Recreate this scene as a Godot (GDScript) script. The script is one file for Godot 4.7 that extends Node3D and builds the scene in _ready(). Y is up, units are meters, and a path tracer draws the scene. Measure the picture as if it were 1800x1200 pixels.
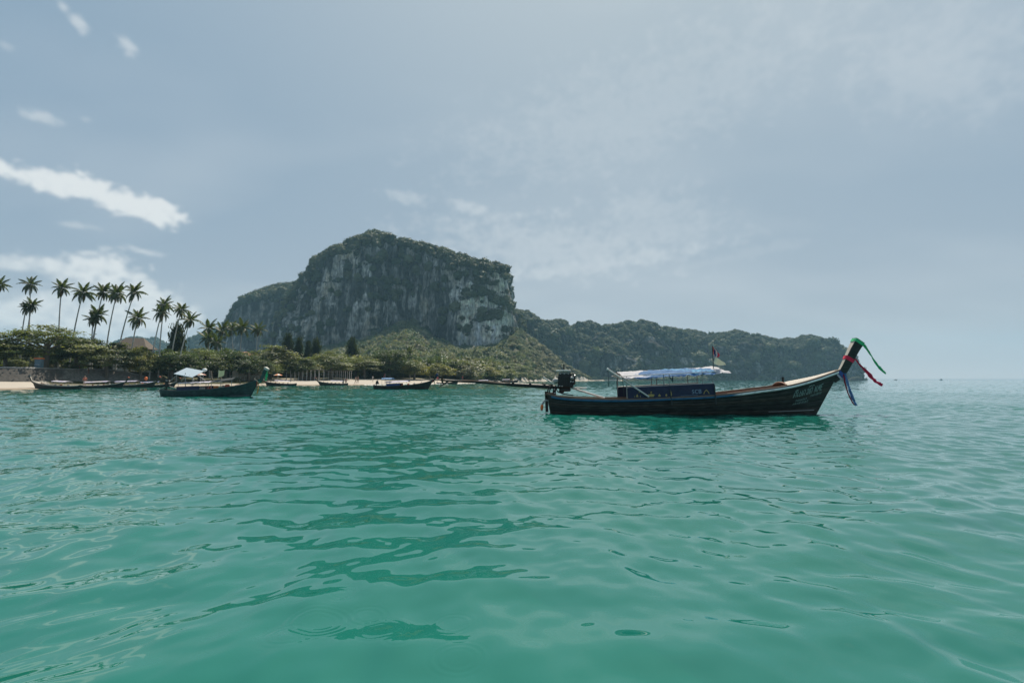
extends Node3D

const F := 942.0
const PITCH := 0.0710
const EYE := 1.4
var M := {}
var taken := {}
var rng := RandomNumberGenerator.new()
var nA := FastNoiseLite.new()
var nB := FastNoiseLite.new()
var nC := FastNoiseLite.new()

# ---------------------------------------------------------------- helpers
func P(px: float, py: float, d: float) -> Vector3:
	# the point that lies in the direction of a photograph pixel at forward distance d
	var x := (px - 900.0) / F
	var y := (600.0 - py) / F
	var yy := y * cos(PITCH) + sin(PITCH)
	var zz := y * sin(PITCH) - cos(PITCH)
	var k := d / -zz
	return Vector3(x * k, EYE + yy * k, -d)

func G(px: float, d: float) -> Vector3:
	return Vector3((px - 900.0) / F * d * cos(PITCH), 0.0, -d)

func px_of(x: float, d: float) -> float:
	return 900.0 + x * F / (d * cos(PITCH))

func tab(a: Array, x: float) -> float:
	# smooth interpolation in a table of Vector2
	if x <= a[0].x: return a[0].y
	var n := a.size()
	if x >= a[n - 1].x: return a[n - 1].y
	var i := 0
	while x > a[i + 1].x: i += 1
	var p1: Vector2 = a[i]
	var p2: Vector2 = a[i + 1]
	var p0: Vector2 = a[maxi(i - 1, 0)]
	var p3: Vector2 = a[mini(i + 2, n - 1)]
	var h := p2.x - p1.x
	var m1 := (p2.y - p0.y) / maxf(p2.x - p0.x, 1e-5) * h
	var m2 := (p3.y - p1.y) / maxf(p3.x - p1.x, 1e-5) * h
	var t := (x - p1.x) / h
	var t2 := t * t
	var t3 := t2 * t
	return p1.y * (2 * t3 - 3 * t2 + 1) + m1 * (t3 - 2 * t2 + t) + p2.y * (3 * t2 - 2 * t3) + m2 * (t3 - t2)

func crom(a: Array, u: float) -> Vector3:
	var n := a.size()
	var i := int(floor(u))
	var t := u - i
	var p0: Vector3 = a[posmod(i - 1, n)]
	var p1: Vector3 = a[posmod(i, n)]
	var p2: Vector3 = a[posmod(i + 1, n)]
	var p3: Vector3 = a[posmod(i + 2, n)]
	return p1.cubic_interpolate(p2, p0, p3, t)

func L(r: float, g: float, b: float) -> Color:
	return Color(r, g, b).linear_to_srgb()

func mat(called: String, c: Color, rough := 0.8, vcol := false) -> StandardMaterial3D:
	var m := StandardMaterial3D.new()
	m.resource_name = called
	m.albedo_color = c
	m.roughness = rough
	m.vertex_color_use_as_albedo = vcol
	M[called] = m
	return m

func ntex(freq: float, c0: Color, c1: Color, oct := 4, size := 512, sd := 1, normal := false, mid := 0.5) -> NoiseTexture2D:
	var n := FastNoiseLite.new()
	n.noise_type = FastNoiseLite.TYPE_SIMPLEX_SMOOTH
	n.frequency = freq
	n.fractal_octaves = oct
	n.seed = sd
	var t := NoiseTexture2D.new()
	t.width = size
	t.height = size
	t.seamless = true
	t.noise = n
	if normal:
		t.as_normal_map = true
		t.bump_strength = 4.0
	else:
		var g := Gradient.new()
		g.set_color(0, c0)
		g.set_color(1, c1)
		g.set_offset(0, mid - 0.35)
		g.set_offset(1, mid + 0.35)
		t.color_ramp = g
	return t

func numbered(called: String) -> String:
	if not taken.has(called):
		taken[called] = 0
		return called
	taken[called] += 1
	return "%s_%03d" % [called, taken[called]]

func thing(called: String, label: String, category: String, at := Vector3.ZERO, turn := 0.0, group := "") -> Node3D:
	var o := Node3D.new()
	o.name = numbered(called)
	add_child(o)
	o.position = at
	o.rotation.y = turn
	meta(o, label, category, group)
	return o

func meta(o: Node, label: String, category: String, group := "", kind := "") -> void:
	if label: o.set_meta("label", label)
	if category: o.set_meta("category", category)
	if group: o.set_meta("group", group)
	if kind: o.set_meta("kind", kind)

func part(called: String, mesh: Mesh, m: Material, parent: Node = null, at := Vector3.ZERO) -> MeshInstance3D:
	var o := MeshInstance3D.new()
	o.mesh = mesh
	o.material_override = m
	o.position = at
	if parent == null:
		o.name = numbered(called)
		add_child(o)
	else:
		o.name = called
		parent.add_child(o, true)
	return o

func stn() -> SurfaceTool:
	var st := SurfaceTool.new()
	st.begin(Mesh.PRIMITIVE_TRIANGLES)
	st.set_color(Color.WHITE)
	return st

func fin(st: SurfaceTool) -> ArrayMesh:
	st.generate_normals()
	return st.commit()

func tri(st: SurfaceTool, a: Vector3, b: Vector3, c: Vector3) -> void:   # counter-clockwise seen from outside
	st.add_vertex(a); st.add_vertex(c); st.add_vertex(b)

func quad(st: SurfaceTool, a: Vector3, b: Vector3, c: Vector3, d: Vector3) -> void:
	tri(st, a, b, c); tri(st, a, c, d)

func box(st: SurfaceTool, c: Vector3, s: Vector3, bs := Basis(), bev := 0.0) -> void:
	st.set_smooth_group(-1)
	var h := s / 2.0
	if bev <= 0.0:
		var v := []
		for k in 8:
			v.append(c + bs * Vector3(h.x * (1 if k & 1 else -1), h.y * (1 if k & 2 else -1), h.z * (1 if k & 4 else -1)))
		quad(st, v[4], v[5], v[7], v[6]); quad(st, v[1], v[0], v[2], v[3])
		quad(st, v[5], v[1], v[3], v[7]); quad(st, v[0], v[4], v[6], v[2])
		quad(st, v[6], v[7], v[3], v[2]); quad(st, v[0], v[1], v[5], v[4])
		return
	# chamfered: six faces, twelve edge strips, eight corners, made as a hull of 24 points
	var ax := [Vector3(1, 0, 0), Vector3(0, 1, 0), Vector3(0, 0, 1)]
	for a in 3:
		for sg in [-1.0, 1.0]:
			var u: Vector3 = ax[(a + 1) % 3]
			var w: Vector3 = ax[(a + 2) % 3]
			var o: Vector3 = ax[a] * h[a] * sg
			var hu: Vector3 = u * (h[(a + 1) % 3] - bev)
			var hw: Vector3 = w * (h[(a + 2) % 3] - bev)
			var q := [o - hu - hw, o + hu - hw, o + hu + hw, o - hu + hw]
			if sg < 0: q.reverse()
			quad(st, c + bs * q[0], c + bs * q[1], c + bs * q[2], c + bs * q[3])
	for a in 3:
		var b1 := (a + 1) % 3
		var b2 := (a + 2) % 3
		for s1 in [-1.0, 1.0]:
			for s2 in [-1.0, 1.0]:
				var e: Vector3 = ax[a] * (h[a] - bev)
				var p: Vector3 = ax[b1] * h[b1] * s1 + ax[b2] * (h[b2] - bev) * s2
				var r: Vector3 = ax[b1] * (h[b1] - bev) * s1 + ax[b2] * h[b2] * s2
				var q2 := [p - e, p + e, r + e, r - e]
				if s1 * s2 > 0: q2.reverse()
				quad(st, c + bs * q2[0], c + bs * q2[1], c + bs * q2[2], c + bs * q2[3])
	for sx in [-1.0, 1.0]:
		for sy in [-1.0, 1.0]:
			for sz in [-1.0, 1.0]:
				var a1 := Vector3(h.x * sx, (h.y - bev) * sy, (h.z - bev) * sz)
				var a2 := Vector3((h.x - bev) * sx, h.y * sy, (h.z - bev) * sz)
				var a3 := Vector3((h.x - bev) * sx, (h.y - bev) * sy, h.z * sz)
				if sx * sy * sz > 0: tri(st, c + bs * a1, c + bs * a2, c + bs * a3)
				else: tri(st, c + bs * a1, c + bs * a3, c + bs * a2)

func tube(st: SurfaceTool, pts: Array, radii: Array, sides := 8, caps := true, squash := 1.0) -> void:
	st.set_smooth_group(0)
	var n := pts.size()
	var rings := []
	var side := Vector3.ZERO
	for i in n:
		var d: Vector3 = (pts[mini(i + 1, n - 1)] - pts[maxi(i - 1, 0)]).normalized()
		if side == Vector3.ZERO:
			side = d.cross(Vector3.UP if absf(d.y) < 0.9 else Vector3.RIGHT).normalized()
		side = (side - d * side.dot(d)).normalized()
		var up := side.cross(d)
		var r: float = radii[mini(i, radii.size() - 1)]
		var ring := []
		for k in sides:
			var a := TAU * k / sides
			ring.append(pts[i] + side * cos(a) * r + up * sin(a) * r * squash)
		rings.append(ring)
	for i in n - 1:
		for k in sides:
			var k2 := (k + 1) % sides
			quad(st, rings[i][k], rings[i][k2], rings[i + 1][k2], rings[i + 1][k])
	if caps:
		st.set_smooth_group(-1)
		for k in sides:
			var k2 := (k + 1) % sides
			tri(st, pts[0], rings[0][k2], rings[0][k])
			tri(st, pts[n - 1], rings[n - 1][k], rings[n - 1][k2])

func rod(a: Vector3, b: Vector3, r: float, sides := 8) -> ArrayMesh:
	var st := stn()
	tube(st, [a, b], [r], sides)
	return fin(st)

func bar(c: Vector3, s: Vector3, bev := 0.0, bs := Basis()) -> ArrayMesh:
	var st := stn()
	box(st, c, s, bs, bev)
	return fin(st)

func ball(st: SurfaceTool, c: Vector3, r: Vector3, nu := 12, nv := 8) -> void:
	st.set_smooth_group(0)
	for j in nv:
		for i in nu:
			var q := []
			for e in [[0, 0], [1, 0], [1, 1], [0, 1]]:
				var th: float = PI * (j + e[1]) / nv
				var ph: float = -TAU * (i + e[0]) / nu
				q.append(c + Vector3(sin(th) * cos(ph), cos(th), sin(th) * sin(ph)) * r)
			quad(st, q[3], q[2], q[1], q[0])

func grid(pts: PackedVector3Array, nu: int, nv: int, closed := false, cols := PackedColorArray(), nrm := PackedVector3Array()) -> ArrayMesh:
	# a sheet of nu x nv points (index j * nu + i); its normals are (step in i) x (step in j)
	var n := nrm
	if n.is_empty():
		n = grid_normals(pts, nu, nv, closed)
	var idx := PackedInt32Array()
	var mu := nu if closed else nu - 1
	idx.resize(mu * (nv - 1) * 6)
	var k := 0
	for j in nv - 1:
		for i in mu:
			var a := j * nu + i
			var b := j * nu + (i + 1) % nu
			var c := b + nu
			var d := a + nu
			idx[k] = a; idx[k + 1] = c; idx[k + 2] = b
			idx[k + 3] = a; idx[k + 4] = d; idx[k + 5] = c
			k += 6
	var arr := []
	arr.resize(Mesh.ARRAY_MAX)
	arr[Mesh.ARRAY_VERTEX] = pts
	arr[Mesh.ARRAY_NORMAL] = n
	arr[Mesh.ARRAY_INDEX] = idx
	if not cols.is_empty():
		arr[Mesh.ARRAY_COLOR] = cols
	var m := ArrayMesh.new()
	m.add_surface_from_arrays(Mesh.PRIMITIVE_TRIANGLES, arr)
	return m

func grid_normals(pts: PackedVector3Array, nu: int, nv: int, closed: bool) -> PackedVector3Array:
	var n := PackedVector3Array()
	n.resize(pts.size())
	for j in nv:
		var ja := maxi(j - 1, 0) * nu
		var jb := mini(j + 1, nv - 1) * nu
		for i in nu:
			var ia := (i - 1 + nu) % nu if closed else maxi(i - 1, 0)
			var ib := (i + 1) % nu if closed else mini(i + 1, nu - 1)
			var du := pts[j * nu + ib] - pts[j * nu + ia]
			var dv := pts[jb + i] - pts[ja + i]
			var c := du.cross(dv)
			n[j * nu + i] = c.normalized() if c.length_squared() > 1e-12 else Vector3.UP
	return n

# ---------------------------------------------------------------- _ready: camera, sky, sun first
func _ready() -> void:
	rng.seed = 7
	for q in [[nA, 11], [nB, 23], [nC, 37]]:
		q[0].noise_type = FastNoiseLite.TYPE_SIMPLEX_SMOOTH
		q[0].seed = q[1]
		q[0].frequency = 1.0
		q[0].fractal_type = FastNoiseLite.FRACTAL_FBM
		q[0].fractal_octaves = 4
	nC.fractal_octaves = 2
	var cam := Camera3D.new()
	cam.name = "camera"
	cam.fov = 64.99
	cam.position = Vector3(0, EYE, 0)
	cam.rotation.x = PITCH
	cam.near = 0.05
	cam.far = 9000.0
	add_child(cam)
	cam.current = true
	var sun := DirectionalLight3D.new()
	sun.name = "sun"
	var az := deg_to_rad(13.0)
	var el := deg_to_rad(54.0)
	var to_sun := Vector3(sin(az) * cos(el), sin(el), -cos(az) * cos(el))
	sun.basis = Basis.looking_at(-to_sun, Vector3.UP)
	sun.light_energy = 1.6
	sun.light_angular_distance = 0.5
	sun.light_color = Color(1.0, 0.96, 0.89)
	sun.shadow_enabled = true
	add_child(sun)
	var env := Environment.new()
	env.tonemap_mode = Environment.TONE_MAPPER_LINEAR
	env.tonemap_exposure = 1.22
	env.background_mode = Environment.BG_SKY
	var sky := Sky.new()
	var pano := PanoramaSkyMaterial.new()
	pano.panorama = sky_image(to_sun)
	sky.sky_material = pano
	env.sky = sky
	env.background_energy_multiplier = 0.83
	env.fog_enabled = true
	env.fog_density = 0.00019
	env.fog_light_color = Color(0.69, 0.90, 1.0)
	env.sdfgi_enabled = true
	env.ssao_enabled = true
	env.ssil_enabled = true
	var we := WorldEnvironment.new()
	we.name = "surroundings"
	we.environment = env
	add_child(we)

	materials()
	sea()
	land()
	cliffs()
	forests()
	shore_buildings()
	shore_trees()
	palms()
	boats()
	people()

# ---------------------------------------------------------------- sky
func az_el(px: float, py: float) -> Vector2:
	var d := (P(px, py, 100.0) - Vector3(0, EYE, 0)).normalized()
	return Vector2(atan2(d.x, -d.z), asin(d.y))

func sky_image(to_sun: Vector3) -> ImageTexture:
	var w := 2048
	var h := 1024
	var data := PackedFloat32Array()
	data.resize(w * h * 3)
	# cumulus and wisps: centre, half sizes in degrees, tilt, strength
	var blobs := []
	for b in [[10, 300, 70, 17, 16, 1.0], [90, 322, 90, 24, 14, 1.0], [170, 340, 95, 30, 14, 1.1], [240, 362, 80, 27, 16, 1.1], [300, 377, 46, 16, 10, 1.0],
			[112, 14, 26, 12, 50, 0.42], [135, 40, 26, 12, 40, 0.5], [222, 82, 24, 17, 40, 0.45], [75, 210, 36, 13, 5, 0.42], [152, 211, 16, 9, 5, 0.3], [10, 80, 16, 9, 0, 0.2],
			[20, 466, 85, 16, 8, 0.75], [105, 476, 110, 24, 4, 0.9], [185, 470, 85, 29, 8, 1.0], [238, 487, 45, 16, 14, 0.85], [248, 441, 44, 8, 6, 0.55], [132, 396, 40, 8, 0, 0.3],
			[225, 525, 110, 42, 12, 0.95], [285, 560, 85, 50, 20, 0.95], [130, 565, 190, 60, 0, 0.85], [20, 545, 130, 50, 0, 0.8],
			[725, 350, 52, 16, 5, 0.28], [822, 366, 44, 16, 10, 0.34], [880, 385, 40, 12, 10, 0.15], [960, 440, 280, 66, 4, 0.28], [1010, 470, 280, 26, -6, 0.34], [1150, 400, 150, 80, 10, 0.2], [1120, 200, 420, 110, -12, 0.14], [1640, 120, 240, 120, 20, 0.14], [1300, 450, 160, 16, -8, 0.12]]:
		var c := az_el(b[0], b[1])
		var k := cos((c.x)) * cos(c.x)
		blobs.append([c.x, c.y, b[2] / F * k, b[3] / F * cos(c.x), deg_to_rad(b[4]), b[5]])
	for y in h:
		var e := (0.5 - (y + 0.5) / h) * PI
		if e < -0.02:
			for x in w:
				var o := (y * w + x) * 3
				data[o] = 0.30; data[o + 1] = 0.38; data[o + 2] = 0.42
			continue
		e = maxf(e, 0.0)
		var ce := cos(e)
		var se := sin(e)
		for x in w:
			var a := wrapf((x + 0.5) / w * TAU, -PI, PI)   # the picture begins straight ahead (-Z)
			var d := Vector3(sin(a) * ce, se, -cos(a) * ce)
			var low := pow(1.0 - se, 6.0)
			var cs := clampf(d.dot(to_sun), -1.0, 1.0)
			var ang := acos(cs)
			var glow := exp(-ang * ang / 0.30)
			var wide := exp(-ang * ang / 1.1)
			var r := lerpf(0.165, 0.565, low) + 0.165 * wide + 0.20 * glow
			var g := lerpf(0.30, 0.605, low) + 0.125 * wide + 0.18 * glow
			var bl := lerpf(0.45, 0.645, low) + 0.075 * wide + 0.12 * glow
			# thin high veil, stretched along the horizon
			var inv := 1.0 / (se + 0.22)
			var vx := d.x * inv
			var vz := d.z * inv
			var veil := clampf(nA.get_noise_2d(vx * 0.55 + 3.0, vz * 0.9) * 1.2 + 0.25, 0.0, 1.0) * 0.20
			var t := veil
			if e < 0.75 and a > -1.0 and a < 1.05:
				var wob := nB.get_noise_2d(a * 16.0, e * 26.0)
				var fine := nB.get_noise_2d(a * 46.0 + 9.0, e * 70.0)
				var dens := 0.0
				for b in blobs:
					var dx: float = a - b[0]
					if absf(dx) > b[2] * 1.6: continue
					var dy: float = e - b[1]
					if absf(dy) > b[3] * 1.7 + absf(dx) * 0.9: continue
					var cr := cos(b[4])
					var sr := sin(b[4])
					var ux: float = (dx * cr - dy * sr) / b[2]
					var uy: float = (dx * sr + dy * cr) / b[3]
					if uy < 0.0: uy *= 1.25
					var q: float = 1.0 - sqrt(ux * ux + uy * uy) + 0.12 + wob * 0.62 + fine * 0.36
					var soft: float = 0.68 if b[5] > 0.9 else 0.95
					dens = maxf(dens, smoothstep(0.0, soft, q) * b[5])
				t = clampf(t + dens * (0.92 + fine * 0.25), 0.0, 1.0)
			elif e > 0.05:
				var cl := nB.get_noise_2d(vx * 1.6 + 5.0, vz * 2.2)
				t = clampf(t + smoothstep(0.34, 0.7, cl) * 0.6, 0.0, 1.0)
			r = lerpf(r, 0.77, t); g = lerpf(g, 0.81, t); bl = lerpf(bl, 0.825, t)
			var o := (y * w + x) * 3
			data[o] = r; data[o + 1] = g; data[o + 2] = bl
	var im := Image.create_from_data(w, h, false, Image.FORMAT_RGBF, data.to_byte_array())
	return ImageTexture.create_from_image(im)

# ---------------------------------------------------------------- materials
func materials() -> void:
	var s := mat("sea_water", Color.WHITE, 0.02, true)
	s.metallic_specular = 0.55
	mat("land", Color.WHITE, 0.95, true).metallic_specular = 0.2
	mat("rock", Color.WHITE, 0.92, true).metallic_specular = 0.25
	M.rock.albedo_texture = ntex(0.012, Color(0.42, 0.43, 0.44), Color(1, 1, 1), 5, 512, 3)
	M.rock.uv1_triplanar = true
	M.rock.uv1_world_triplanar = true
	M.rock.uv1_scale = Vector3(0.05, 0.016, 0.05)
	var lf := mat("foliage", Color.WHITE, 0.52, true)
	lf.metallic_specular = 0.5
	lf.backlight_enabled = true
	lf.backlight = Color(1.0, 1.0, 0.6)
	var ff := mat("far_foliage", Color.WHITE, 0.62, true)
	ff.metallic_specular = 0.4
	ff.backlight_enabled = true
	ff.backlight = Color(0.8, 0.8, 0.5)
	var pf := mat("palm_leaf", Color.WHITE, 0.5, true)
	pf.backlight_enabled = true
	pf.backlight = Color(0.85, 0.9, 0.5)
	mat("bark", L(0.17, 0.14, 0.11), 0.95)
	mat("palm_bark", L(0.42, 0.39, 0.36), 0.95)
	# dark, weathered hull timber: streaks along the planks
	for q in [["hull_black", 0.018, 0.020, 0.018], ["hull_brown", 0.030, 0.026, 0.021], ["hull_green", 0.022, 0.048, 0.045], ["hull_grey", 0.05, 0.05, 0.045]]:
		var m := mat(q[0], Color.WHITE, 0.6)
		var k := 2.6
		m.albedo_texture = ntex(0.016, L(q[1] * 0.45, q[2] * 0.45, q[3] * 0.45), L(q[1] * k, q[2] * k, q[3] * k), 5, 512, 5)
		m.uv1_triplanar = true
		m.uv1_scale = Vector3(0.22, 2.6, 0.7)
		m.metallic_specular = 0.4
	for q in [["wood_pale", 0.50, 0.45, 0.39], ["wood_red", 0.30, 0.15, 0.10], ["wood_brown", 0.16, 0.11, 0.075]]:
		var m := mat(q[0], Color.WHITE, 0.75)
		m.albedo_texture = ntex(0.02, L(q[1] * 0.7, q[2] * 0.68, q[3] * 0.66), L(q[1] * 1.15, q[2] * 1.15, q[3] * 1.15), 4, 512, 8)
		m.uv1_triplanar = true
		m.uv1_scale = Vector3(0.3, 3.0, 3.0)
	mat("paint", Color.WHITE, 0.5, true)
	mat("cloth", Color.WHITE, 0.85, true).backlight_enabled = true
	M.cloth.backlight = Color(0.35, 0.35, 0.35)
	mat("banner_cloth", Color.WHITE, 0.75, true)
	mat("iron", L(0.022, 0.022, 0.022), 0.5).metallic = 0.4
	mat("rusty_iron", L(0.10, 0.055, 0.035), 0.8)
	mat("steel", L(0.45, 0.45, 0.44), 0.35).metallic = 0.8
	mat("grey_metal", L(0.30, 0.30, 0.29), 0.5)
	mat("pale_pole", L(0.55, 0.52, 0.48), 0.55)
	mat("rope", L(0.42, 0.36, 0.28), 0.95)
	mat("dark_rope", L(0.04, 0.05, 0.05), 0.95)
	mat("rubber", L(0.012, 0.012, 0.013), 0.75)
	mat("white_paint", L(0.72, 0.72, 0.70), 0.55)
	mat("lettering", L(0.20, 0.30, 0.275), 0.7)
	mat("gold", L(0.36, 0.26, 0.08), 0.6)
	mat("orange", L(0.75, 0.16, 0.03), 0.6)
	mat("blue_plastic", L(0.03, 0.12, 0.38), 0.5)
	mat("skin", Color.WHITE, 0.7, true)
	mat("thatch", Color.WHITE, 0.95)
	M.thatch.albedo_texture = ntex(0.03, L(0.085, 0.068, 0.055), L(0.17, 0.135, 0.11), 4, 512, 9)
	M.thatch.uv1_triplanar = true
	M.thatch.uv1_scale = Vector3(0.2, 0.5, 0.2)
	mat("roof_tile", L(0.42, 0.20, 0.12), 0.85)
	mat("plaster", L(0.40, 0.36, 0.30), 0.9)
	mat("dark_glass", L(0.02, 0.025, 0.03), 0.15)
	var wl := mat("stone_wall", Color.WHITE, 0.95, true)
	wl.albedo_texture = ntex(0.03, L(0.13, 0.125, 0.115), L(0.34, 0.31, 0.28), 5, 512, 12)
	wl.uv1_triplanar = true
	wl.uv1_world_triplanar = true
	wl.uv1_scale = Vector3(0.12, 0.2, 0.12)
	mat("foam", L(0.75, 0.77, 0.77), 0.9)

# ---------------------------------------------------------------- sea
func sea() -> void:
	var waves := []
	var r2 := RandomNumberGenerator.new()
	r2.seed = 4
	for i in 38:
		var lam := 0.14 * pow(1.12, i)
		var spread := lerpf(1.9, 0.6, smoothstep(0.8, 5.0, lam))
		var a := r2.randf_range(-spread, spread) + 0.15
		var k := TAU / lam
		var slope := tab([Vector2(0.1, 0.008), Vector2(0.2, 0.021), Vector2(0.35, 0.034), Vector2(0.6, 0.041), Vector2(0.9, 0.040), Vector2(1.4, 0.027), Vector2(3.0, 0.016), Vector2(6.0, 0.011), Vector2(12.0, 0.007)], lam)
		waves.append([sin(a) * k, cos(a) * k, slope / k, r2.randf() * TAU, lam, slope])
	var drops := []
	for q in [[560, 1102, 0.20, 0.10], [645, 1086, 0.13, 0.09], [668, 1112, 0.17, 0.08], [600, 1052, 0.12, 0.06], [795, 1100, 0.14, 0.06], [806, 1164, 0.16, 0.07], [700, 1136, 0.10, 0.05], [505, 1128, 0.15, 0.05]]:
		var v := P(q[0], q[1], 1.0) - Vector3(0, EYE, 0)
		v *= EYE / -v.y
		drops.append([v.x, v.z, q[2], q[3]])
	# rings that widen with distance; columns close in front and wide apart behind
	var rad := PackedFloat32Array()
	var r := 0.9
	while r < 420.0:
		rad.append(r)
		r *= 1.004 if r > 2.3 and r < 4.4 else (1.0048 if r > 11.0 and r < 75.0 else 1.0105)
	while r < 2200.0:
		rad.append(r)
		r *= 1.05
	rad.append(2300.0)
	var ang := PackedFloat32Array()
	var a := -180.0
	while a < 179.9:
		ang.append(deg_to_rad(a))
		a += 0.19 if absf(a + 0.1) < 52.0 else (0.8 if absf(a) < 70.0 else 5.0)
	var nu := ang.size()
	var nv := rad.size() + 1
	var pts := PackedVector3Array()
	var nrm := PackedVector3Array()
	var col := PackedColorArray()
	pts.resize(nu * nv); nrm.resize(nu * nv); col.resize(nu * nv)
	for i in nu:
		pts[i] = Vector3(0, -0.01, 0)
		nrm[i] = Vector3.UP
		col[i] = Color(0.014, 0.17, 0.13)
	for j in rad.size():
		var rr := rad[j]
		var dr := rr * (0.0048 if rr > 11.0 and rr < 75.0 else 0.0105)
		var few := rr > 900.0
		for i in nu:
			var x := sin(ang[i]) * rr
			var z := -cos(ang[i]) * rr
			var o := (j + 1) * nu + i
			# ruffled patches and calmer ones; the water on the left lies more sheltered
			var mod := (1.0 + 0.5 * nC.get_noise_2d(x * 0.05, z * 0.05)) * lerpf(1.0, 0.85, smoothstep(-1.5, -8.0, x + rr * 0.22))
			var wx := x + 0.55 * nC.get_noise_2d(x * 0.16, z * 0.16 + 40.0)
			var wz := z + 0.55 * nC.get_noise_2d(x * 0.16 + 70.0, z * 0.16)
			var y := 0.0
			var sx := 0.0
			var sz := 0.0
			for w in waves:
				var ph: float = w[0] * wx + w[1] * wz + w[3]
				var m: float = mod if w[4] < 2.6 else 1.0
				var c := cos(ph) * m
				var seen: float = 1.0 if w[4] > 2.0 * dr else 0.5
				sx += w[0] * w[2] * c * seen
				sz += w[1] * w[2] * c * seen
				if w[4] > 1.2 * dr:
					y += sin(ph) * w[2] * m
			if rr > 2.2 and rr < 5.0:
				# rings spreading from a few drops
				for d in drops:
					var ex: float = x - d[0]
					var ez: float = z - d[1]
					var q := sqrt(ex * ex + ez * ez)
					if q < d[2] * 1.5 and q > 0.01:
						var e: float = exp(-pow((q - d[2] * 0.72) / (d[2] * 0.34), 2.0)) * d[3]
						var g: float = cos(q * TAU / 0.042) * e
						sx += g * ex / q
						sz += g * ez / q
						y += sin(q * TAU / 0.042) * e * 0.042 / TAU
			if few: y *= 0.3
			pts[o] = Vector3(x, y, z)
			nrm[o] = Vector3(-sx, 1.0, -sz).normalized()
			var tone := 1.0 + 0.16 * nC.get_noise_2d(x * 0.012 + 9.0, z * 0.012)
			col[o] = Color(0.011 * tone, 0.133 * tone, 0.102 * tone)
	# the ring of columns closes on itself
	var m := grid(pts, nu, nv, true, col, nrm)
	var s := part("sea", m, M.sea_water)
	meta(s, "teal green rippled sea reaching from the viewer to the horizon", "sea", "", "structure")

# ---------------------------------------------------------------- land
var T_SHORE := [Vector2(-700, 40), Vector2(-300, 58), Vector2(0, 73), Vector2(60, 77), Vector2(150, 88), Vector2(250, 95), Vector2(350, 106), Vector2(480, 125), Vector2(560, 132), Vector2(650, 139), Vector2(760, 165), Vector2(830, 192), Vector2(900, 290), Vector2(960, 440), Vector2(1000, 555), Vector2(1040, 640), Vector2(1052, 690), Vector2(1060, 800)]
var T_TOP := [Vector2(-700, 6), Vector2(-200, 8), Vector2(300, 10), Vector2(480, 27), Vector2(560, 32), Vector2(620, 40), Vector2(670, 50), Vector2(715, 60), Vector2(765, 44), Vector2(800, 36), Vector2(850, 35), Vector2(880, 42), Vector2(905, 56), Vector2(930, 48), Vector2(960, 34), Vector2(1000, 13), Vector2(1035, 1.5), Vector2(1052, -3)]

func land_h(px: float, d: float) -> float:
	var ds := tab(T_SHORE, px)
	var q := d - ds
	if q < 0.0: return maxf(-2.0, q * 0.05) - 0.02
	var h := 0.0
	var plain := lerpf(3.15, 2.1, smoothstep(230.0, 330.0, px))
	var wall := 1.0 - smoothstep(280.0, 300.0, px)
	if q < 15.0:
		h = q / 15.0 * 1.05
	else:
		h = lerpf(lerpf(1.05, plain, smoothstep(15.0, 40.0, q)), lerpf(1.05, plain, smoothstep(15.2, 17.0, q)), wall)
	var dt := maxf(ds + 55.0, minf(300.0, 300.0 - (px - 480.0) * 0.1)) if px < 900.0 else ds + 8.0
	if d > dt:
		var top := tab(T_TOP, px)
		var t := clampf((d - dt) / maxf(605.0 - dt, 15.0), 0.0, 1.0)
		var bump := nA.get_noise_2d(px * 0.02, d * 0.012) * 9.0 * t * (1.0 - t) * 2.0
		h = lerpf(h, top, pow(t, 1.25)) + bump
		if px > 880.0:
			h = lerpf(h, -4.0, smoothstep(700.0, 820.0, d))
	return h

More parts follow.
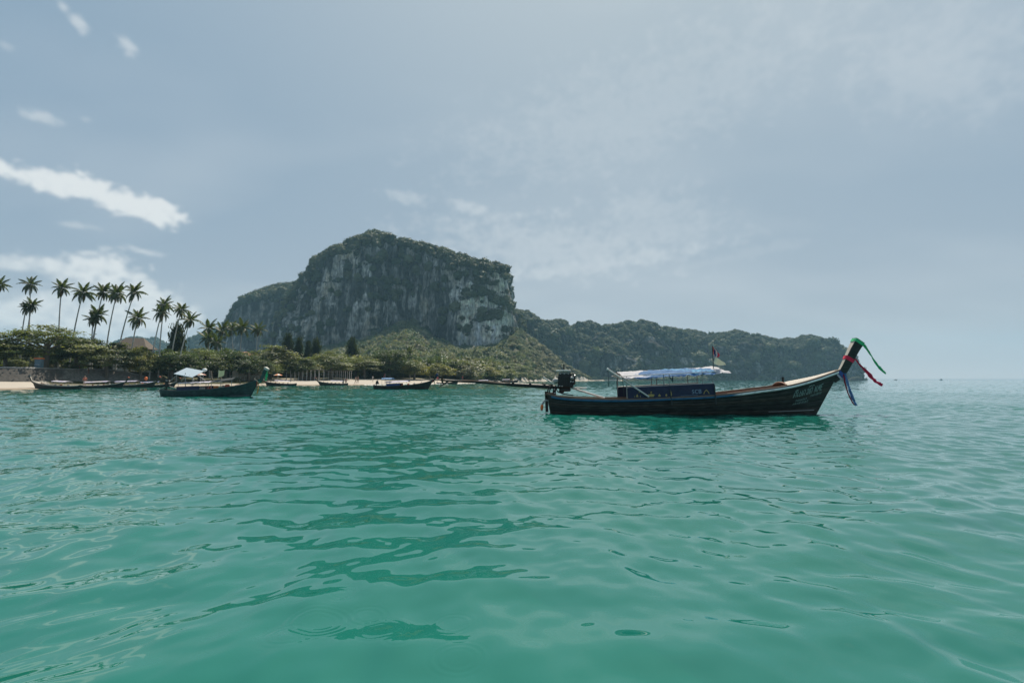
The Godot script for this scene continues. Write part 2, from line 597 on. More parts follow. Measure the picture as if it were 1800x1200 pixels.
func land() -> void:
	var nu := 220
	var nv := 130
	var pts := PackedVector3Array()
	var col := PackedColorArray()
	for j in nv:
		var t := float(j) / (nv - 1)
		for i in nu:
			var px := lerpf(-700.0, 1058.0, float(i) / (nu - 1))
			var ds := tab(T_SHORE, px)
			var d: float
			if t < 0.32: d = ds + lerpf(-12.0, 45.0, t / 0.32)
			else: d = lerpf(ds + 45.0, maxf(1000.0, ds + 300.0), pow((t - 0.32) / 0.68, 1.2))
			var h := land_h(px, d)
			var q := d - ds
			var p := G(px, d)
			p.y = h + nC.get_noise_2d(p.x * 0.2, p.z * 0.2) * 0.12 * smoothstep(2.0, 8.0, q)
			pts.append(p)
			var sand := Color(0.42, 0.375, 0.32)
			if q < 2.5: sand = Color(0.26, 0.21, 0.16)
			var soil_and_shade := Color(0.06, 0.06, 0.03)
			var gr := smoothstep(14.0, 20.0, q) if px < 300.0 else smoothstep(24.0, 34.0, q)
			if px > 85.0 and px < 470.0: gr = smoothstep(4.0, 8.0, q)  # dark ground tone pulled down the beach to paint in shade around the boats
			gr = clampf(gr + nA.get_noise_2d(p.x * 0.1, p.z * 0.1) * 0.4 * gr, 0.0, 1.0)
			col.append(sand.lerp(soil_and_shade, gr))
	var s := part("ground", grid(pts, nu, nv, false, col), M.land)
	meta(s, "sandy beach rising to the wooded coastal plain and hillside", "land", "", "structure")
	# surf: thin broken lines of foam along the beach
	var st := stn()
	st.set_smooth_group(-1)
	for line in [[786.0, 842.0, 3.0], [640.0, 700.0, 1.4], [705.0, 780.0, 1.2], [845.0, 900.0, 3.0]]:
		var px: float = line[0]
		while px < line[1]:
			var wdt := rng.randf_range(2.0, 5.0)
			var ds := tab(T_SHORE, px) - rng.randf_range(1.0, 3.0)
			var a := G(px, ds)
			var b := G(px + wdt, tab(T_SHORE, px + wdt) - 2.0)
			var th: float = line[2] * rng.randf_range(0.5, 1.3)
			a.y = 0.05; b.y = 0.05
			var mid := (a + b) / 2.0 + Vector3(0, 0.10, 0)
			var fz := Vector3(0, 0, th)
			tri(st, a + fz, b + fz, mid); tri(st, b + fz, b - fz, mid); tri(st, b - fz, a - fz, mid); tri(st, a - fz, a + fz, mid)
			px += wdt * rng.randf_range(0.8, 1.6)
	var fo := part("surf_foam", fin(st), M.foam)
	meta(fo, "low white lines of breaking surf along the beach edge", "surf", "", "stuff")
	# seawall on the left, its top sinking towards the right
	var w := thing("seawall", "sloping grey stone seawall between the beach and the trees at left", "wall", Vector3.ZERO)
	var wp := PackedVector3Array()
	var cp := stn()
	var n2 := 90
	var tops := []
	for i in n2:
		var px := lerpf(-400.0, 305.0, float(i) / (n2 - 1))
		var d := tab(T_SHORE, px) + 15.0
		var top := lerpf(3.35, 1.2, smoothstep(180.0, 305.0, px))
		var p0 := G(px, d - 1.0); p0.y = 0.4
		var p1 := G(px, d + 1.3); p1.y = top
		tops.append(p1)
		wp.append(p0)
	for rrow in range(1, 8):
		for i in n2:
			var p := wp[i].lerp(tops[i], rrow / 7.0)
			p += Vector3(0, 0, 1) * nC.get_noise_2d(p.x * 0.9, p.y * 1.7) * 0.16
			wp.append(p)
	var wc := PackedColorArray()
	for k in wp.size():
		# tree shade painted into the stone colour on the left, paler from the ramp on
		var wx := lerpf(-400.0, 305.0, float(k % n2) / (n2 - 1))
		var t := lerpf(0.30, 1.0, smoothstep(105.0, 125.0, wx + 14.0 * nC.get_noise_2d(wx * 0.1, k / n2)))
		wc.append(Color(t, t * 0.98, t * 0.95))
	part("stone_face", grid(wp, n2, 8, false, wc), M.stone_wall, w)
	for i in n2 - 1:
		var a: Vector3 = tops[i]
		var b: Vector3 = tops[i + 1]
		var up := Vector3(0, 0.16, 0)
		var f := Vector3(0, 0, 0.12)
		var k := Vector3(0, 0, -0.5)
		quad(cp, a + f, b + f, b + f + up, a + f + up)
		quad(cp, a + f + up, b + f + up, b + k + up, a + k + up)
	part("coping", fin(cp), M.grey_metal, w)

# ---------------------------------------------------------------- cliffs and hills
var veg_near := []
var veg_far := []

func massif(base: Array, rim: Array, spine: Array, nu: int, nw: int, nc: int, amp: float, sd: float, bare: Array, veg: Array, veg_p: float, veg_s: Vector2) -> ArrayMesh:
	var n := base.size()
	var nv := nw + nc + 1
	var pts := PackedVector3Array()
	var col := PackedColorArray()
	pts.resize(nu * nv); col.resize(nu * nv)
	var s := 0.0
	var last := crom(base, 0.0)
	for i in nu:
		var u := float(i) / nu * n
		var b := crom(base, u)
		var r := crom(rim, u)
		var sp := crom(spine, u)
		s += Vector2(b.x - last.x, b.z - last.z).length()
		last = b
		var outw := (b + r) * 0.5 - sp
		outw.y = 0.0
		outw = outw.normalized()
		for j in nv:
			var p: Vector3
			var fade := 1.0
			if j <= nw:
				var q := float(j) / nw
				p = b.lerp(r, q)
				p -= outw * amp * 0.45 * smoothstep(0.90, 1.0, q)
				p += outw * amp * 0.5 * sin(q * PI)
			else:
				var q := float(j - nw) / nc
				p = r.lerp(sp, q)
				p.y = lerpf(r.y, sp.y, sin(q * PI / 2.0))
				fade = pow(1.0 - q, 0.7)
				p -= outw * amp * 0.45 * (1.0 - q)
			var big := nA.get_noise_3d(p.x * 0.011 + sd, p.y * 0.007, p.z * 0.011)
			var fl := 1.0 - absf(nB.get_noise_2d(s * 0.028 + sd * 3.0, p.y * 0.0055)) * 2.4
			var led := nB.get_noise_3d(p.x * 0.03, p.y * 0.06 + sd, p.z * 0.03)
			var sm := nA.get_noise_3d(p.x * 0.09 + sd, p.y * 0.05, p.z * 0.09)
			var disp := amp * (big * 2.2 + fl * 0.75 + led * 0.75 + sm * 0.38)
			var o := j * nu + i
			pts[o] = p + outw * disp * fade + Vector3(0, (sm * 0.5 + nB.get_noise_2d(p.x * 0.03 + sd, p.z * 0.03)) * amp * 0.55 * smoothstep(0.55, 1.0, float(j) / nw), 0)
	var nrm := grid_normals(pts, nu, nv, true)
	for j in nv:
		for i in nu:
			var o := j * nu + i
			var p := pts[o]
			var u := float(i) / nu * n
			var i0 := int(u) % n
			var br: float = lerpf(bare[i0 % bare.size()], bare[(i0 + 1) % bare.size()], u - floor(u))
			var streak := nB.get_noise_3d(p.x * 0.085, p.y * 0.014 + sd, p.z * 0.085)
			var stain := nA.get_noise_3d(p.x * 0.022, p.y * 0.016, p.z * 0.022 + sd)
			var fine := nA.get_noise_3d(p.x * 0.25, p.y * 0.09, p.z * 0.25 + sd)
			var c := Color(0.27, 0.26, 0.24).lerp(Color(0.40, 0.35, 0.28), smoothstep(0.0, 0.5, stain + br * 0.25 - 0.25))
			c = c.lerp(Color(0.055, 0.057, 0.055), smoothstep(-0.15, 0.30, -streak - stain * 0.6 + 0.26 - br * 0.24))
			c = c.lerp(Color(0.52, 0.50, 0.47), smoothstep(0.15, 0.5, streak + fine * 0.3) * 0.7)
			c = c * lerpf(0.8, 2.3, clampf(br / 2.0, 0.0, 1.0)) * lerpf(0.7, 1.35, smoothstep(-0.35, 0.35, nA.get_noise_3d(p.x * 0.012 + 7.0, p.y * 0.014, p.z * 0.012)))
			c.a = 1.0
			var g := smoothstep(0.34, 0.6, nrm[o].y) + smoothstep(br * 0.5 - 0.12, br * 0.5 + 0.1, nA.get_noise_3d(p.x * 0.03 + 50.0, p.y * 0.035, p.z * 0.03) + fine * 0.15 - 0.22)
			if j >= nw - 2: g = 1.0
			g = clampf(g, 0.0, 1.0)
			col[o] = c.lerp(Color(0.040, 0.052, 0.024), g)
			if g > 0.4 and rng.randf() < veg_p * (1.0 if j >= nw - 2 else g * (0.75 if nrm[o].y > 0.35 or veg_s.y > 7.5 else 0.30)):
				var vs := lerpf(veg_s.x, veg_s.y, pow(rng.randf(), 1.7)) * (1.0 if nrm[o].y > 0.3 else 0.38)
				veg.append([p + nrm[o] * vs * 0.3 + Vector3(0, vs * 0.25, 0), vs])
	return grid(pts, nu, nv, true, col, nrm)

func tower(px: float, topy: float, d: float, hw: float, called: String, label: String, depth_r := 1.0, round_ := 0.82, basey := 667.0, bare := 0.15) -> void:
	var c := P(px, topy, d)
	var rx := hw / F * d
	var rz := rx * depth_r
	var base := []
	var rim := []
	var spine := []
	var n := 12
	var r2 := RandomNumberGenerator.new()
	r2.seed = int(px * 31 + topy * 7)
	for k in n:
		var a := TAU * k / n
		var wob := r2.randf_range(0.9, 1.12)
		var cx := cos(a) * rx * wob
		var cz := sin(a) * rz * wob
		base.append(Vector3(c.x + cx * 1.06, -6.0 + P(px, basey, d).y * 0.0, c.z + cz * 1.06))
		var rh := c.y * (round_ * r2.randf_range(0.88, 1.05))
		rim.append(Vector3(c.x + cx * 0.90, rh, c.z + cz * 0.90))
		spine.append(Vector3(c.x + cos(a) * rx * 0.18, c.y - 5.0, c.z))
	var m := massif(base, rim, spine, 150, 46, 16, rx * 0.17 + 1.5, px * 0.37, [bare - 0.75, bare - 0.3, bare - 0.6, bare - 0.15], veg_far, 0.20, Vector2(4.5, 14.0))
	var h := part(called, m, M.rock)
	meta(h, label, "hill", "", "structure")

func cliffs() -> void:
	var rows := [
		[476, 650, 640, 538, 672, 491, 553, 684, 472, 0.6], [500, 622, 640, 551, 645, 469, 560, 678, 459, 0.9], [550, 602, 640, 574, 624, 453, 580, 672, 447, 0.9],
		[600, 594, 640, 605, 616, 439, 605, 668, 437, 0.9], [650, 588, 640, 645, 612, 425, 640, 668, 420, 1.0], [690, 604, 640, 672, 627, 422, 657, 670, 415, 0.6],
		[725, 614, 640, 705, 634, 429, 690, 670, 428, 0.3], [750, 604, 640, 735, 626, 435, 728, 670, 436, 1.0], [780, 586, 640, 766, 606, 447, 760, 668, 443, 0.7],
		[815, 572, 640, 802, 590, 461, 800, 660, 452, 2.1], [858, 570, 640, 848, 588, 473, 838, 655, 462, 2.2], [894, 586, 640, 885, 600, 480, 873, 652, 477, 2.1],
		[909, 622, 640, 888, 640, 478, 879, 662, 480, 1.2], [904, 715, 640, 876, 700, 492, 868, 674, 476, 0.5], [800, 785, 640, 800, 745, 464, 800, 674, 452, 0.4],
		[700, 795, 640, 700, 750, 442, 690, 678, 428, 0.4], [620, 790, 640, 625, 745, 438, 640, 678, 420, 0.4], [530, 760, 640, 555, 735, 474, 572, 694, 454, 0.4]]
	var base := []
	var rim := []
	var spine := []
	var bare := []
	for r in rows:
		base.append(P(r[0], r[2], r[1])); rim.append(P(r[3], r[5], r[4])); spine.append(P(r[6], r[8], r[7]) - Vector3(0, 3.5, 0)); bare.append(r[9])
	var c := part("cliff", massif(base, rim, spine, 560, 120, 26, 6.5, 0.0, bare, veg_near, 0.10, Vector2(2.2, 7.0)), M.rock)
	meta(c, "huge grey limestone cliff with dark stains and scrub on its flat top", "cliff", "", "structure")
	# the lower shoulder behind its left end
	rows = [[370, 800, 640, 398, 812, 578, 462, 850, 552, 0.5], [416, 770, 640, 422, 785, 535, 462, 850, 524, 0.9], [470, 765, 640, 470, 785, 522, 480, 850, 510, 0.2],
		[530, 770, 640, 530, 790, 512, 530, 850, 500, 0.3], [600, 790, 640, 590, 800, 500, 560, 860, 490, 0.3], [600, 920, 640, 590, 900, 500, 560, 870, 490, 0.3],
		[500, 940, 640, 500, 910, 520, 500, 866, 506, 0.3], [420, 930, 640, 425, 905, 540, 462, 862, 524, 0.3]]
	base = []; rim = []; spine = []; bare = []
	for r in rows:
		base.append(P(r[0], r[2], r[1])); rim.append(P(r[3], r[5], r[4])); spine.append(P(r[6], r[8], r[7]) - Vector3(0, 4, 0)); bare.append(r[9])
	c = part("cliff", massif(base, rim, spine, 300, 60, 22, 4.2, 91.0, bare, veg_near, 0.22, Vector2(3.0, 8.0)), M.rock)
	meta(c, "lower wooded shoulder of the cliff behind its left end", "cliff", "", "structure")
	# the long ridge of rounded towers across the bay
	for t in [[905, 543, 860, 46], [948, 562, 900, 42], [985, 559, 940, 28], [1028, 564, 950, 38], [1080, 568, 960, 34], [1118, 562, 985, 44], [1172, 573, 1000, 42], [1213, 577, 1020, 30],
			[1245, 588, 1030, 30], [1288, 580, 1050, 42], [1340, 590, 1060, 34], [1382, 593, 1070, 28], [1418, 588, 1085, 36], [1452, 595, 1100, 30]]:
		tower(t[0], t[1], t[2], t[3] * 1.22, "hill", "", 1.4, 0.74)
	for t in [[960, 590, 880, 40], [1010, 585, 900, 45], [1062, 592, 900, 46], [1112, 602, 930, 40], [1150, 598, 950, 40], [1200, 600, 975, 40], [1235, 612, 985, 34], [1262, 603, 1000, 36], [1316, 604, 1020, 34], [1362, 612, 1030, 34], [1405, 615, 1050, 34], [1440, 620, 1065, 34], [1466, 611, 1090, 25]]:
		tower(t[0], t[1], t[2], t[3], "hill", "", 1.1, 0.60, 667.0, 0.9)
	# pale bluish hills far inland on the left
	for t in [[255, 592, 1500, 60], [350, 588, 1300, 26], [372, 578, 1250, 34], [20, 625, 1500, 90]]:
		tower(t[0], t[1], t[2], t[3], "hill", "", 1.2, 0.7)
	var words := ["leftmost tower of the far ridge beside the great cliff", "second hump of the far ridge from the great cliff", "narrow pointed hump left of the middle of the ridge"]
	var names := []
	for o in get_children():
		if str(o.name).begins_with("hill") and o.get_meta("category", "") == "hill":
			names.append(o)
	for k in names.size():
		var q: Vector3 = (names[k] as MeshInstance3D).mesh.get_aabb().get_center()
		var where := "great cliff" if px_of(q.x, -q.z) < 1040 else ("boat's canopy" if px_of(q.x, -q.z) < 1260 else "boat's bow")
		names[k].set_meta("label", "rounded wooded limestone hill of the far ridge beyond the %s" % where if q.x > -200 else "hazy blue hill far inland behind the palms")
		names[k].set_meta("group", "hills of the far ridge" if q.x > -200 else "hills far inland")
	# the rock islet at the end of the ridge
	var st := stn()
	st.set_smooth_group(0)
	var c0 := P(1504, 667, 900)
	var rp := PackedVector3Array()
	for j in 9:
		for i in 28:
			var a := TAU * i / 28.0
			var q := float(j) / 8.0
			var rr := lerpf(13.5, 0.3, pow(q, 1.6))
			var y := -2.0 + 8.6 * sin(q * PI / 2.0)
			var p := Vector3(cos(a) * rr, y, sin(a) * rr * 0.7)
			p += Vector3(p.x, 0, p.z) * 0.18 * nA.get_noise_3d(p.x * 0.2, p.y * 0.3, p.z * 0.2)
			rp.append(Vector3(p.x + 3.0 * q, p.y, p.z))
	var ic := PackedColorArray()
	for p in rp: ic.append(Color(0.09, 0.085, 0.07) if p.y < 3.5 else Color(0.05, 0.06, 0.03))
	var il := part("rock_islet", grid(rp, 28, 9, true, ic), M.rock, null, Vector3(c0.x, 0, c0.z))
	meta(il, "small low rock islet in the sea just right of the boat's prow", "rock")
	for q in [[1575, 1500, 5.0, 2.5], [1655, 2200, 6.0, 5.0]]:
		var b := P(q[0], 667, q[1])
		var rc := PackedVector3Array()
		for j in 6:
			for i in 12:
				var a := TAU * i / 12.0
				var t := j / 5.0
				rc.append(Vector3(cos(a) * q[2] * (1.0 - t * t * 0.95), -1.0 + (q[3] + 1.0) * t, sin(a) * q[2] * (1.0 - t * t * 0.95)))
		var cc := PackedColorArray()
		for p in rc: cc.append(Color(0.08, 0.08, 0.07))
		var k := part("distant_rock", grid(rc, 12, 6, true, cc), M.rock, null, Vector3(b.x, 0, b.z))
		meta(k, "tiny rock on the horizon right of the islet" if q[0] < 1600 else "smallest dark rock on the horizon at the far right", "rock")

# ---------------------------------------------------------------- vegetation
func leaf_crown(sd: int, pads: int, per: int, leaf: float, pad: Vector3, lo: float, tones: Array, upness := 0.8, shape := 1.0) -> ArrayMesh:
	# a crown of radius about 1 sitting on y = 0: flat pads of leaves round an uneven dome
	var r2 := RandomNumberGenerator.new()
	r2.seed = sd
	var v := PackedVector3Array()
	var n := PackedVector3Array()
	var c := PackedColorArray()
	var idx := PackedInt32Array()
	for k in pads:
		var a := r2.randf() * TAU
		var h := r2.randf_range(lo, 1.0)
		var rad := sqrt(maxf(0.0, 1.0 - pow(absf(h), 2.2))) * r2.randf_range(0.45, 1.0) * (1.0 + 0.22 * sin(a * 3.0 + sd) + 0.10 * sin(a * 7.0 + sd * 2.0 + h * 5.0)) 
		rad = lerpf(rad, (1.0 - h) * 0.9 * r2.randf_range(0.4, 1.0), 1.0 - shape)
		var ce := Vector3(cos(a) * rad, h * (0.84 + 0.13 * sin(a * 2.0 + sd * 1.7) + 0.05 * sin(a * 5.0 + sd)), sin(a) * rad)
		var tone: Color = tones[r2.randi() % tones.size()]
		tone = tone * r2.randf_range(0.8, 1.2)
		var ps := r2.randf_range(0.6, 1.3)
		for q in per:
			var d := Vector3(r2.randfn(), r2.randfn(), r2.randfn()) * 0.5
			var p := ce + d * pad * ps
			var nn := (Vector3.UP * upness + Vector3(r2.randfn(), r2.randfn(), r2.randfn()) * 0.42 + Vector3(ce.x, 0.0, ce.z) * 0.5).normalized()
			var t := nn.cross(Vector3(r2.randfn(), r2.randfn(), r2.randfn())).normalized()
			var b := nn.cross(t)
			var sz := leaf * r2.randf_range(0.6, 1.4)
			var i0 := v.size()
			v.append(p - t * sz); v.append(p - b * sz * 0.55); v.append(p + t * sz); v.append(p + b * sz * 0.55)
			var cc := tone * r2.randf_range(0.8, 1.2)
			for e in 4:
				n.append(nn); c.append(Color(cc.r, cc.g, cc.b))
			for e in [0, 2, 1, 0, 3, 2]: idx.append(i0 + e)
	var arr := []
	arr.resize(Mesh.ARRAY_MAX)
	arr[Mesh.ARRAY_VERTEX] = v; arr[Mesh.ARRAY_NORMAL] = n; arr[Mesh.ARRAY_COLOR] = c; arr[Mesh.ARRAY_INDEX] = idx
	var m := ArrayMesh.new()
	m.add_surface_from_arrays(Mesh.PRIMITIVE_TRIANGLES, arr)
	return m

func clump_mesh(sd: int, leaves: int) -> ArrayMesh:
	# an uneven far crown: lumpy core with leaf clusters standing out of it
	var r2 := RandomNumberGenerator.new()
	r2.seed = sd
	var st := stn()
	st.set_smooth_group(-1)
	var nu := 9
	var nv := 6
	var pp := []
	for j in nv + 1:
		for i in nu:
			var th := PI * j / nv
			var ph := TAU * i / nu
			var d := Vector3(sin(th) * cos(ph), cos(th), sin(th) * sin(ph))
			pp.append(d * (0.72 + 0.5 * nB.get_noise_3d(d.x * 1.3 + sd, d.y * 1.3, d.z * 1.3)) * Vector3(1, 0.85, 1))
	for j in nv:
		for i in nu:
			var a := j * nu + i
			var b := j * nu + (i + 1) % nu
			quad(st, pp[a], pp[b], pp[b + nu], pp[a + nu])
	for k in leaves:
		var d := Vector3(r2.randfn(), r2.randfn() + 0.25, r2.randfn()).normalized()
		var rr := (0.74 + 0.5 * nB.get_noise_3d(d.x * 1.3 + sd, d.y * 1.3, d.z * 1.3)) * r2.randf_range(0.9, 1.18)
		var p := d * rr * Vector3(1, 0.85, 1)
		var nn := (d + Vector3(r2.randfn(), r2.randfn() + 0.6, r2.randfn()) * 0.45).normalized()
		var t := nn.cross(Vector3(r2.randfn(), r2.randfn(), r2.randfn())).normalized()
		var b := nn.cross(t)
		var s := r2.randf_range(0.07, 0.17)
		var cc := r2.randf_range(0.75, 1.25)
		st.set_color(Color(cc, cc, cc))
		quad(st, p - t * s, p - b * s, p + t * s, p + b * s)
	return fin(st)

func scatter(called: String, label: String, mesh: Mesh, m: Material, spots: Array, tones: Array, category: String) -> void:
	var mm := MultiMesh.new()
	mm.transform_format = MultiMesh.TRANSFORM_3D
	mm.use_colors = true
	mm.mesh = mesh
	mm.instance_count = spots.size()
	for k in spots.size():
		var s: float = spots[k][1]
		var b := Basis(Vector3.UP, rng.randf() * TAU).scaled(Vector3(s * rng.randf_range(0.85, 1.2), s * rng.randf_range(0.8, 1.2), s * rng.randf_range(0.85, 1.2)))
		mm.set_instance_transform(k, Transform3D(b, spots[k][0]))
		var c: Color = tones[rng.randi() % tones.size()] * rng.randf_range(0.75, 1.25)
		mm.set_instance_color(k, Color(c.r, c.g, c.b))
	var o := MultiMeshInstance3D.new()
	o.name = numbered(called)
	o.multimesh = mm
	o.material_override = m
	add_child(o)
	meta(o, label, category, "", "stuff")

func forests() -> void:
	var dark := [Color(0.07, 0.095, 0.045), Color(0.10, 0.12, 0.06), Color(0.13, 0.14, 0.078), Color(0.055, 0.08, 0.04)]
	var mixed := [Color(0.13, 0.17, 0.08), Color(0.19, 0.21, 0.11), Color(0.23, 0.235, 0.14), Color(0.09, 0.13, 0.06), Color(0.25, 0.24, 0.16)]
	var c1 := clump_mesh(3, 260)
	var c2 := clump_mesh(8, 300)
	scatter("cliff_scrub", "dark scrub and small trees clinging to the top and ledges of the great cliff", c1, M.far_foliage, veg_near, dark, "scrub")
	scatter("ridge_forest", "dark forest covering the rounded hills of the far ridge", c2, M.far_foliage, veg_far, dark, "forest")
	# forest on the hillside under the cliff and on the plain behind the shore trees
	var spots := [[], [], []]
	var tries := 0
	while tries < 15000:
		tries += 1
		var d := sqrt(rng.randf()) * 720.0
		var px := rng.randf_range(-350.0, 1046.0)
		var ds := tab(T_SHORE, px)
		var q := d - ds
		if d < 90.0 or q < (38.0 if px < 820.0 else 10.0): continue
		if px < 470.0 and d > 420.0 and rng.randf() < 0.7: continue
		var h := land_h(px, d)
		if h < 0.8: continue
		var s := rng.randf_range(2.4, 5.6)
		if px > 890.0: s = rng.randf_range(1.6, 3.6)
		if px < 470.0: s = minf(s, 4.0)
		var p := G(px, d)
		p.y = h + s * 0.55
		if px > 940.0: spots[2].append([p, s])
		else: spots[rng.randi() % 2].append([p, s])
	var c3 := leaf_crown(51, 46, 34, 0.10, Vector3(0.36, 0.16, 0.36), -0.35, [Color(1, 1, 1), Color(0.8, 0.85, 0.8), Color(1.15, 1.1, 1.0)], 0.7)
	scatter("hillside_forest", "dense mixed forest on the slope below the great cliff", c2, M.far_foliage, spots[0], mixed, "forest")
	scatter("hillside_forest", "pale leafy crowns mixed through the slope forest below the cliff", c3, M.far_foliage, spots[1], mixed, "forest")
	scatter("headland_scrub", "dry yellowish scrub on the headland sloping down to the sea", c1, M.far_foliage, spots[2], [Color(0.22, 0.21, 0.12), Color(0.15, 0.16, 0.08), Color(0.27, 0.25, 0.15)], "scrub")
	# a hedge of small trees at the foot of the far ridge
	var foot := []
	for k in 420:
		var px := rng.randf_range(1035.0, 1240.0)
		var d := rng.randf_range(830.0, 880.0)
		var p := G(px, d)
		var s := rng.randf_range(2.5, 5.5)
		p.y = s * 0.4 + maxf(0.0, (d - 840.0) * 0.35) * smoothstep(1240.0, 1120.0, px) 
		foot.append([p, s])
	scatter("foot_forest", "small lit trees along the foot of the far ridge", c2, M.far_foliage, foot, mixed, "forest")
	var bp := PackedVector3Array()
	var bc := PackedColorArray()
	for j in 4:
		for i in 40:
			var p := G(lerpf(1030.0, 1150.0, i / 39.0), [812.0, 822.0, 835.0, 870.0][j])
			p.y = [-0.6, 0.5, 1.5, 3.0][j] * (1.0 if i < 28 else 0.3)
			bp.append(p)
			bc.append(Color(0.5, 0.43, 0.34) if j < 3 and i < 22 else Color(0.07, 0.07, 0.04))
	var fb := part("far_beach", grid(bp, 40, 4, false, bc), M.land)
	meta(fb, "thin strip of pale sand at the foot of the far ridge", "beach", "", "structure")

var crowns := {}

func tree(called: String, px: float, topy: float, wpx: float, d: float, kind: String, label: String, group := "", boty := 0.0) -> void:
	var b := G(px, d)
	b.y = land_h(px, d) - 0.1
	var top := P(px, topy, d).y
	var h := top - b.y
	var w := wpx / F * d / 2.0
	var t := thing(called, label, "tree", b, rng.randf() * TAU, group)
	var st := stn()
	var ch := h * (0.66 if kind != "casuarina" else 0.9)
	if boty > 0.0: ch = top - P(px, boty, d).y
	var r := 0.05 * w + 0.12
	var lean := Vector3(rng.randf_range(-0.06, 0.06), 1, rng.randf_range(-0.06, 0.06))
	var stem_h := h - ch * 0.55
	tube(st, [Vector3(0, -0.3, 0), lean * stem_h * 0.5, lean * stem_h], [r * 1.3, r, r * 0.6], 8)
	for k in (5 if kind != "casuarina" else 0):
		var a := TAU * k / 5.0 + rng.randf()
		var st0 := lean * stem_h * rng.randf_range(0.5, 0.9)
		tube(st, [st0, st0 + Vector3(cos(a) * w * 0.35, ch * 0.22, sin(a) * w * 0.35), st0 + Vector3(cos(a) * w * 0.7, ch * 0.36, sin(a) * w * 0.7)], [r * 0.5, r * 0.3, r * 0.12], 6)
	part("trunk", fin(st), M.bark, t)
	var list: Array = crowns[kind]
	var o := part("crown", list[rng.randi() % list.size()], M.foliage, t, Vector3(0, h - ch, 0))
	o.scale = Vector3(w, ch / 1.02, w)
	o.position.y = h - ch * 0.72 if kind in ["almond", "bush"] else h - ch
	if kind in ["almond", "bush"]: o.scale.y = ch * 0.72

